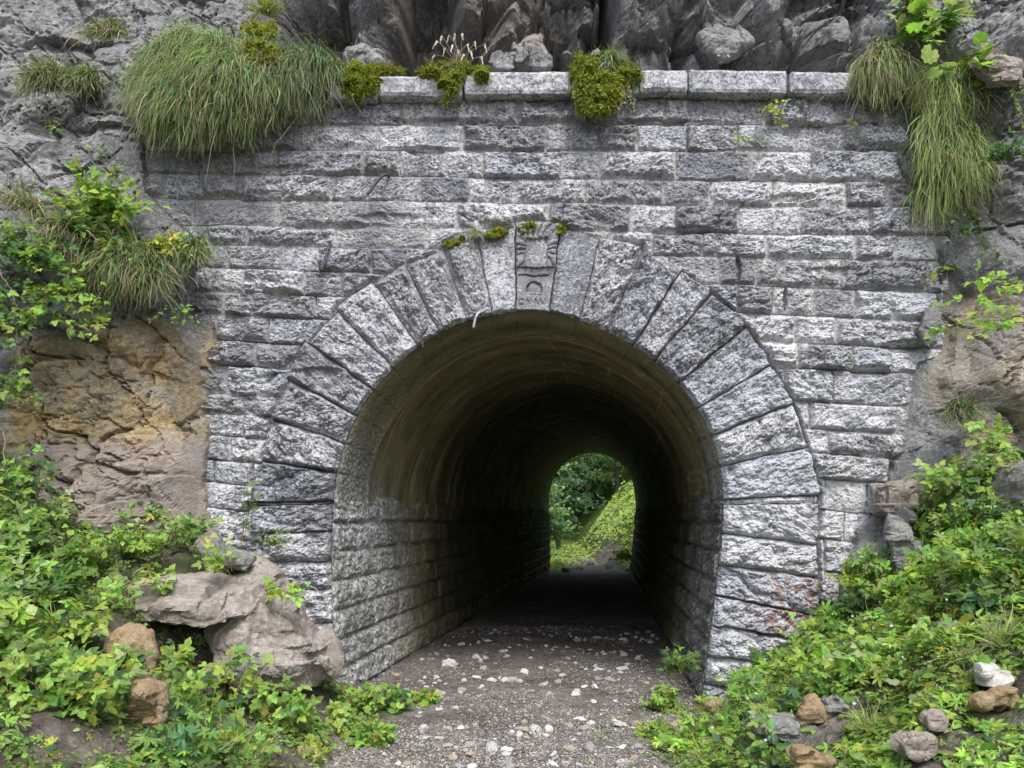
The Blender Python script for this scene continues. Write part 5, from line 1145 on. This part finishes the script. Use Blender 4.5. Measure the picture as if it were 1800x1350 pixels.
rlab = ['tall raspberry cane in front of the great boulder', 'short raspberry cane in front of the dark hollow', 'raspberry cane before the boulder\'s lower edge', 'raspberry cane with broad leaves before the boulder\'s right part', 'low raspberry cane in front of the brown block', 'low raspberry plant below the tip of the great boulder']
for i, (a, b, y, L) in enumerate(ras):
    plant('raspberry_cane', P(a, b, y), rlab[i], 'raspberry plant', 4, L, (.1*(-1)**i, -.15, 1), .28, .35, 10, .10, T_TRI, BR if i % 2 == 0 else {'bright': 3, 'mid': 2, 'pale': 1}, 30+i, start=.35, group='raspberry canes in front of the great boulder')
lw = [(60, 1180, -1.9), (150, 1250, -2.1), (40, 1310, -2.5), (210, 1330, -2.5), (120, 1370, -2.8), (10, 1230, -2.2), (90, 1090, -1.6), (300, 1300, -2.2), (30, 1040, -1.5), (330, 1370, -2.7), (430, 1350, -2.3)]
llab = ['large-leaved plant left of the brown block', 'large-leaved plant below the brown block', 'large dark leaves at the lower left edge', 'broad-leaved plant left of the flat-topped rock', 'plant at the bottom left corner of the picture', 'plant with pale leaves at the left edge', 'lobed plant on the left bank above the large-leaved ones',
        'plant right behind the flat-topped rock', 'herb at the left edge level with the overhanging slab', 'plant in front of the flat-topped rock', 'plant at the bottom edge right of the flat-topped rock']
for i, (a, b, y) in enumerate(lw):
    p = P(a, b, y); p[2] = ground_z(p[0], p[1])-.02
    plant('herb', p, llab[i], 'plant', 16, .32+.05*(i % 3), (0, -.3, 1), .6, .45, 8, .088, [T_PAL, T_TRI, T_CUT+T_OV][i % 3], [{'mid': 3, 'dark': 1, 'blue': 1, 'bright': 2}, BR, {'mid': 2, 'bright': 2, 'pale': 1}][i % 3], 50+i, group='leafy plants on the lower left bank')
tp = [((640, 1200, -.45), .34, 'bushy plant at the left foot of the arch', BR, T_TRI, .085), ((700, 1190, -.30), .26, 'darker round-leaved plant inside the left foot of the arch', MI, T_OV+T_RND, .07), ((745, 1165, -.10), .18, 'small light green plant at the left wall just inside the arch', {'ygreen': 2, 'bright': 2, 'mid': 1}, T_CUT, .05),
      ((600, 1260, -1.1), .26, 'plant right of the boulder tip by the path', BR, T_TRI, .085), ((660, 1290, -1.3), .18, 'small plant reaching over the path below the boulder tip', {'bright': 3, 'mid': 1}, T_TRI, .08), ((560, 1330, -1.8), .18, 'low yellow-green weeds at the left path edge', {'ygreen': 3, 'bright': 2, 'dry': 1}, T_CUT, .045)]
for i, ((a, b, y), L, lb, mx_, tp_, s_) in enumerate(tp):
    p = P(a, b, y); p[2] = ground_z(p[0], p[1])-.01
    plant('herb', p, lb, 'plant', 16, L, (0, -.35, 1), .6, .4, 9, s_, tp_, mx_, 70+i)
rp = [((1165, 1235, -.35), .26, 'bright leafy clump at the right foot of the arch', BR, T_CUT+T_PAL, .055), ((1190, 1180, .15), .32, 'mid green clump inside the right foot of the arch', MI, T_CUT, .05), ((1150, 1300, -1.1), .16, 'low weeds right of the path in front of the arch foot', BR, T_CUT, .05), ((1230, 1300, -1.0), .20, 'green clump before the right foot of the arch', MI, T_CUT+T_RND, .05),
      ((1500, 1080, -.5), .32, 'dark leafy plant against the right foot of the wall', DK, T_PAL, .06), ((1420, 1175, -.6), .20, 'leafy plant beside the lichen-stained stones', BR, T_PAL, .07), ((1650, 940, -.6), .22, 'green herbs at the foot of the right rock', MI, T_OV+T_PAL, .055), ((1740, 940, -1.0), .22, 'round-leaved herbs near the right edge', {'mid': 2, 'pale': 2, 'bright': 1}, T_RND+T_OV, .06),
      ((1500, 980, -.35), .30, 'feathery light green plant beside the upright grey slab', {'bright': 2, 'ygreen': 3}, T_CUT, .05), ((1790, 1000, -1.2), .3, 'pale leafy plant at the right edge', {'pale': 2, 'bright': 2}, T_OV, .06), ((1560, 1180, -1.3), .22, 'plant with reddish stems in the middle of the right bank', {'mid': 2, 'bright': 2, 'dry': .4}, T_PAL, .06), ((1720, 1340, -2.1), .22, 'dark round-leaved plants at the lower right corner', DK, T_RND, .06)]
for i, ((a, b, y), L, lb, mx_, tp_, s_) in enumerate(rp):
    p = P(a, b, y)
    if y < .1: p[2] = max(ground_z(p[0], p[1])-.01, p[2]-.25) if b > 860 else p[2]
    plant('herb', p, lb, 'plant', 18, L, (0, -.35, 1), .6, .4, 10, s_, tp_, mx_, 90+i)
plant('bramble', P(1810, 560, -.9), 'arching spray of light green leaves in front of the right rock', 'bramble', 5, .85, (-1, -.1, .12), .13, .35, 11, .095, T_TRI, {'bright': 4, 'ygreen': 1}, 110)
plant('bramble', P(1800, 500, -.85), 'upper light green spray reaching in from the right edge', 'bramble', 3, .45, (-1, -.1, .25), .2, .3, 8, .10, T_TRI, {'bright': 4, 'ygreen': 1}, 111)
plant('bramble', P(1690, 850, -.55), 'broad spray of pale green leaves across the tan rock', 'bramble', 6, .55, (-.8, -.3, .30), .35, .4, 8, .095, T_TRI, {'bright': 3, 'pale': 2}, 112)
plant('bramble', P(1800, 770, -1.0), 'pale green spray at the right edge beside the broad one', 'bramble', 4, .45, (-1, -.1, .2), .25, .3, 8, .09, T_TRI, {'bright': 3, 'pale': 2}, 113)
plant('herb', P(1655, 480, -.05), 'few yellow-green leaves at the upper right end of the wall', 'plant', 5, .16, (-.3, -.6, .4), .5, .4, 5, .055, T_OV, {'bright': 2, 'yellow': 1, 'mid': 1}, 114)
plant('herb', P(1640, 60, -.15), 'broad-leaved plant with round leaves at the top right', 'plant', 18, .48, (-.3, -.7, .3), .7, .5, 5, .12, T_RND+T_PAL, {'pale': 3, 'bright': 2, 'mid': 1}, 115)
plant('herb', P(1600, 15, -.05), 'leafy stems at the top edge over the right rock', 'plant', 9, .36, (-.3, -.7, .1), .6, .6, 6, .10, T_PAL, {'bright': 3, 'ygreen': 1.5, 'mid': 2}, 116)
plant('herb', P(1700, 125, -.35), 'round green leaves above the light grass curtain', 'plant', 9, .30, (0, -.7, .1), .7, .6, 5, .09, T_RND, {'mid': 2, 'bright': 2}, 117)
plant('shrub', P(1775, 280, -.55), 'small bluish green shrub on the right rock below the grass', 'shrub', 20, .36, (-.5, -.5, .25), .55, .5, 14, .042, T_CUT+T_OV[:1], {'blue': 3, 'mid': 2, 'dark': 2}, 118)
plant('creeper', P(1775, 140, -.45), 'thin creeper with tiny leaves hanging at the upper right edge', 'creeper', 8, .55, (0, -.3, -.4), .3, .9, 14, .035, T_OV, MI, 119)
plant('creeper', P(1700, 360, -.2), 'leaves hanging in the gap between wall end and right rock', 'creeper', 9, .45, (-.1, -.3, -.6), .25, .7, 10, .05, T_OV+T_PAL, DK, 120)
plant('fern', P(1352, 200, -.06), 'light green fern growing from a wall joint under the coping', 'fern', 9, .26, (-.15, -.8, .3), .55, .8, 11, .035, T_OV, {'ygreen': 3, 'bright': 2}, 121)
plant('fern', P(1310, 238, -.06), 'small fern hanging below the larger one on the wall', 'fern', 5, .16, (-.4, -.7, -.2), .4, .7, 8, .028, T_OV, {'ygreen': 3, 'bright': 2}, 122)
plant('fern', P(1498, 220, -.06), 'tiny yellow-green fern in a joint near the right wall end', 'fern', 6, .12, (-.3, -.8, .1), .5, .7, 8, .024, T_OV, {'ygreen': 3, 'mid': 1}, 123)
plant('herb', P(1098, 150, -.28), 'trailing stems with pinkish leaves beside the hanging moss', 'plant', 5, .26, (0, -.5, -.5), .2, .8, 9, .024, T_OV, {'pale': 2, 'dry': 2, 'mid': 1}, 124)
plant('herb', P(100, 230, -.15), 'small weeds in a crack on the upper left cliff', 'plant', 9, .16, (0, -.7, .2), .7, .5, 8, .028, T_OV, {'mid': 2, 'bright': 1, 'dark': 1}, 125)
plant('herb', P(175, 270, -.12), 'sparse pale green sprig below the huge tussock', 'plant', 5, .16, (.2, -.7, .2), .6, .4, 8, .03, T_OV, {'bright': 1, 'blue': 2}, 126)
# further herbs of the two banks
rs = np.random.RandomState(321)
for i in range(34):
    y = rs.uniform(-2.7, -.35); x = float(xr_edge(y))+rs.uniform(.25, 2.9); s_ = rs.uniform(.8, 1.3)
    plant('herb', (x, y, float(ground_z(x, y))), 'leafy herb standing a little above the low plants of the right bank', 'plant', 12, .30*s_, (0, -.25, 1), .5, .45, 8, .068*s_, [T_PAL, T_CUT, T_OV, T_TRI][i % 4], [BR, {'bright': 3, 'pale': 2, 'mid': 1}, MI][i % 3], 400+i, group='herbs scattered over the right bank', start=.3)
for i in range(26):
    y = rs.uniform(-2.8, -.9); x = float(xl_edge(y))-rs.uniform(.35, 2.4); s_ = rs.uniform(.8, 1.3)
    if -3.1 < x < -1.3 and y > -2.25: y = -2.45; x -= .25
    plant('herb', (x, y, float(ground_z(x, y))), 'leafy herb standing a little above the low plants of the left bank', 'plant', 11, .34*s_, (0, -.25, 1), .45, .4, 8, .085*s_, [T_TRI, T_CUT, T_PAL, T_TRI][i % 4], [BR, {'bright': 3, 'pale': 3, 'mid': 1}, MI][i % 3], 500+i, group='herbs scattered over the left bank', start=.3)
for i, (a_, b_, y_, L_) in enumerate(((1700, 1000, -.9, .30), (1790, 960, -1.0, .32), (1630, 985, -.5, .26), (1530, 1010, -.4, .26), (1800, 1100, -1.4, .34))):
    plant('shrub', P(a_, b_, y_), ['leafy shrub low on the right rock face', 'leafy shrub at the right edge at the foot of the rock', 'shrub over the upright grey slab', 'light shrub left of the upright grey slab', 'shrub at the right edge above the whitish flat rock'][i], 'shrub', 16, L_, (-.2, -.35, 1), .6, .4, 10, .07, [T_OV, T_TRI, T_PAL, T_CUT, T_RND][i], [BR, {'mid': 2, 'pale': 2, 'bright': 2}][i % 2], 600+i)
# dry twigs
for i, (pts, lb) in enumerate((([(545, 1030, -.7), (575, 1055, -.75), (590, 1075, -.8)], 'thin pale twig leaning on the left jamb'), ([(420, 1235, -1.7), (455, 1190, -1.65), (492, 1145, -1.6)], 'straight dry stick before the dark hollow of the boulder'),
                               ([(0, 478, -1.0), (20, 510, -1.0), (30, 540, -1.0)], 'pale dead stem at the left edge among brambles'), ([(5, 760, -1.25), (12, 830, -1.25), (22, 900, -1.2)], 'long pale dead stem at the left edge below the brambles'),
                               ([(1680, 1135, -1.3), (1692, 1115, -1.3), (1700, 1095, -1.28)], 'grey dry stick on the right bank'), ([(1600, 262, -.3), (1640, 200, -.3), (1655, 165, -.28)], 'pale dead blade standing out of the light grass curtain'),
                               ([(1500, 1310, -1.7), (1505, 1270, -1.7), (1520, 1210, -1.65)], 'dark curved stem in the middle of the right bank'))):
    p = np.array([P(*q) for q in pts]); b = p[0].copy(); t = np.linspace(0, 2, 9); q = np.stack([np.interp(t, range(3), p[:, k]) for k in range(3)], 1)-b; q[1:-1] += np.random.RandomState(i).normal(size=(7, 3))*.006
    v, f = tubes([q], .005, .003, 6); o = mk('twig', v, f, M_TWIG if i < 6 else M_STEM); o.location = tuple(b); tag(o, lb, 'twig')

# ------------------------------------------------------------------ beyond the tunnel
def far_tree(base, hgt_, crown_r, crown_h0, label, mixd, seed, nleaf=6000, size=.20, conifer=False, trunk_r=.14):
    rs_ = np.random.RandomState(seed); root = empty('tree', tuple(base), label, 'tree', 'trees beyond the far mouth')
    top = np.array([rs_.normal()*.3, rs_.normal()*.3, hgt_]); t = np.linspace(0, 1, 8)[:, None]; tp_ = top*t+rs_.normal(size=(8, 3))*.06*(t > 0)
    v, f = tubes([tp_], trunk_r, .02, 8); mk('trunk', v, f, M_BARK, root)
    limbs = []; pos = []; hd = []
    nl = 26
    for i in range(nl):
        a = crown_h0+(1-crown_h0)*(i+rs_.rand())/nl; o = top*a; ang_ = rs_.rand()*6.283
        rr_ = crown_r*((1-a)*1.1+.12 if conifer else math.sin(math.pi*min(.98, max(.12, (a-crown_h0)/(1-crown_h0)*.85+.12)))**.6)*rs_.uniform(.7, 1.15)
        dz = rs_.uniform(-.45, -.05) if conifer else rs_.uniform(.0, .6)
        e_ = o+np.array([math.cos(ang_)*rr_, math.sin(ang_)*rr_, dz*rr_]); m_ = (o+e_)/2+np.array([0, 0, .12*rr_]); s_ = np.linspace(0, 1, 6)[:, None]
        q = (1-s_)**2*o+2*s_*(1-s_)*m_+s_*s_*e_; limbs.append(q); k = nleaf//nl; u = rs_.rand(k)**.6
        pp_ = np.stack([np.interp(u, s_[:, 0], q[:, j]) for j in range(3)], 1); sp = (.16+.30*u)[:, None]*(rr_*.42+.12)
        pos.append(pp_+rs_.normal(size=(k, 3))*sp*np.array([1, 1, .45])); hd.append((e_-o)[None]+rs_.normal(size=(k, 3))*rr_*.8)
    v, f = tubes(limbs, trunk_r*.3, .012, 5); mk('limbs', v, f, M_BARK, root)
    pos = np.concatenate(pos); hd = np.concatenate(hd); n = len(pos); nn = np.array([0, -.3, 1.])+rs_.normal(size=(n, 3))*.55
    v, f, c = leaves(pos, nn, hd, size*rs_.uniform(.5, 1.2, n), T_SM if not conifer else [tpl_ovate(2, .14, 0, .1, .2)], tints(n, mixd, rs_), rs_); mk('crown', v, f, M_LEAF, root, c)
def gp(x, y, dz=0): return np.array([x, y, float(ground_z(x, y))+dz])
FT = [((2.3, 31.), 8.0, 2.0, .16, 'dark conifer with drooping branches on the left beyond the tunnel', {'dark': 3, 'blue': 2}, 1, True), ((1.3, 25.5), 5.0, 1.5, .12, 'bushy green tree close behind the left side of the far mouth', {'mid': 2, 'blue': 3, 'pale': 3}, 2, False),
      ((4.6, 49.), 11.0, 3.0, .15, 'tall dark conifer in the middle behind the green slope', {'dark': 3, 'blue': 1}, 3, True), ((0.5, 37.), 9, 2.8, .15, 'conifer at the far left beyond the tunnel', {'dark': 2, 'mid': 1}, 4, True), ((7.0, 45.), 9.0, 3.2, .12, 'broad green tree at the top of the slope', {'mid': 2, 'pale': 2, 'blue': 2}, 5, False),
      ((7.4, 40.), 8.5, 2.6, .28, 'leafy tree whose branches hang before the top of the far opening', {'mid': 2, 'blue': 2, 'pale': 4}, 6, False), ((10.5, 46.), 9.0, 3.4, .10, 'green tree right behind the slope', {'mid': 3, 'bright': 1}, 7, False), ((2.6, 48.), 11, 3.4, .08, 'tall green tree furthest behind', {'mid': 2, 'pale': 2, 'blue': 2}, 8, False)]
for (xy, H, r_, c0, lb, mx_, sd_, con) in FT: far_tree(gp(*xy, -.1), H, r_, c0, lb, mx_, sd_, conifer=con, nleaf=9000 if con else 7000, size=.30 if con else .17)
rs_ = np.random.RandomState(88); n = 30000; y = rs_.uniform(18.7, 38, n); x = rs_.uniform(-1, 14, n); xp = 2.75+.042*(y-18)
kp = (np.abs(x-xp) > 0.8+.4*rs_.rand(n)) | (rs_.rand(n) < .10+.25*sstep(22, 30, y)); x, y = x[kp], y[kp]; n = len(x)
z = ground_z(x, y)+rs_.rand(n)**1.5*.28*np.clip(.5+fbm2(x, y, 5, 2), .15, 1.3)+.02; tc = tints(n, {'bright': 5, 'ygreen': 5, 'mid': 1, 'pale': 3}, rs_)*np.array([1.15, 1.15, 1.15, 1])
v, f, c = leaves(np.stack([x, y, z], 1), np.array([-.35, -.5, 1.])+.5*rs_.normal(size=(n, 3)), rs_.normal(size=(n, 3)), .13*rs_.uniform(.4, 1.2, n), T_SM+[tpl_palmate(3, .3, False)], tc, rs_)
tag(mk('meadow', v, f, M_LEAF, None, c), 'yellow-green grass and herbs on the slope beyond the tunnel', 'meadow', kind='stuff')
n = 20000; x = rs_.uniform(-14, 34, n); y = rs_.uniform(46, 72, n); z = ground_z(x, y)+rs_.rand(n)*7; 
v, f, c = leaves(np.stack([x, y, z], 1), np.array([0, -.5, 1.])+.5*rs_.normal(size=(n, 3)), rs_.normal(size=(n, 3)), .75*rs_.uniform(.4, 1.2, n), T_SM, tints(n, {'dark': 2, 'mid': 2, 'blue': 2, 'pale': 1}, rs_), rs_)
tag(mk('far_forest', v, f, M_LEAF, None, c), 'dark green wooded slope behind the trees', 'forest', kind='stuff')
for i, (x_s, y_s, s_) in enumerate(((1.75, 18.4, .16), (3.35, 20.2, .14), (2.3, 19.6, .12), (3.9, 18.9, .15), (2.9, 21.5, .13))):
    b = gp(x_s, y_s); pts = [b+np.array([math.cos(k*1.3)*s_*(1+.3*math.sin(k*5+i)), math.sin(k*1.3)*s_*.8, s_*.5*(k % 3)-.03]) for k in range(12)]
    rock('rock', pts, ['pale rock at the left foot of the far mouth', 'upright dark stone on the path beyond the tunnel', 'flat stone on the path beyond the tunnel', 'pale rock at the right foot of the far mouth', 'small rock further up the path beyond the tunnel'][i], M_GREY, amp=.02, freq=6, seed=60+i, target=.03)
plant('bramble', P(1100, 985, 17.6), 'yellow-green weed at the right foot of the far mouth', 'plant', 14, .55, (-.2, -.2, 1), .5, .4, 9, .12, T_OV, {'ygreen': 3, 'bright': 2}, 140)
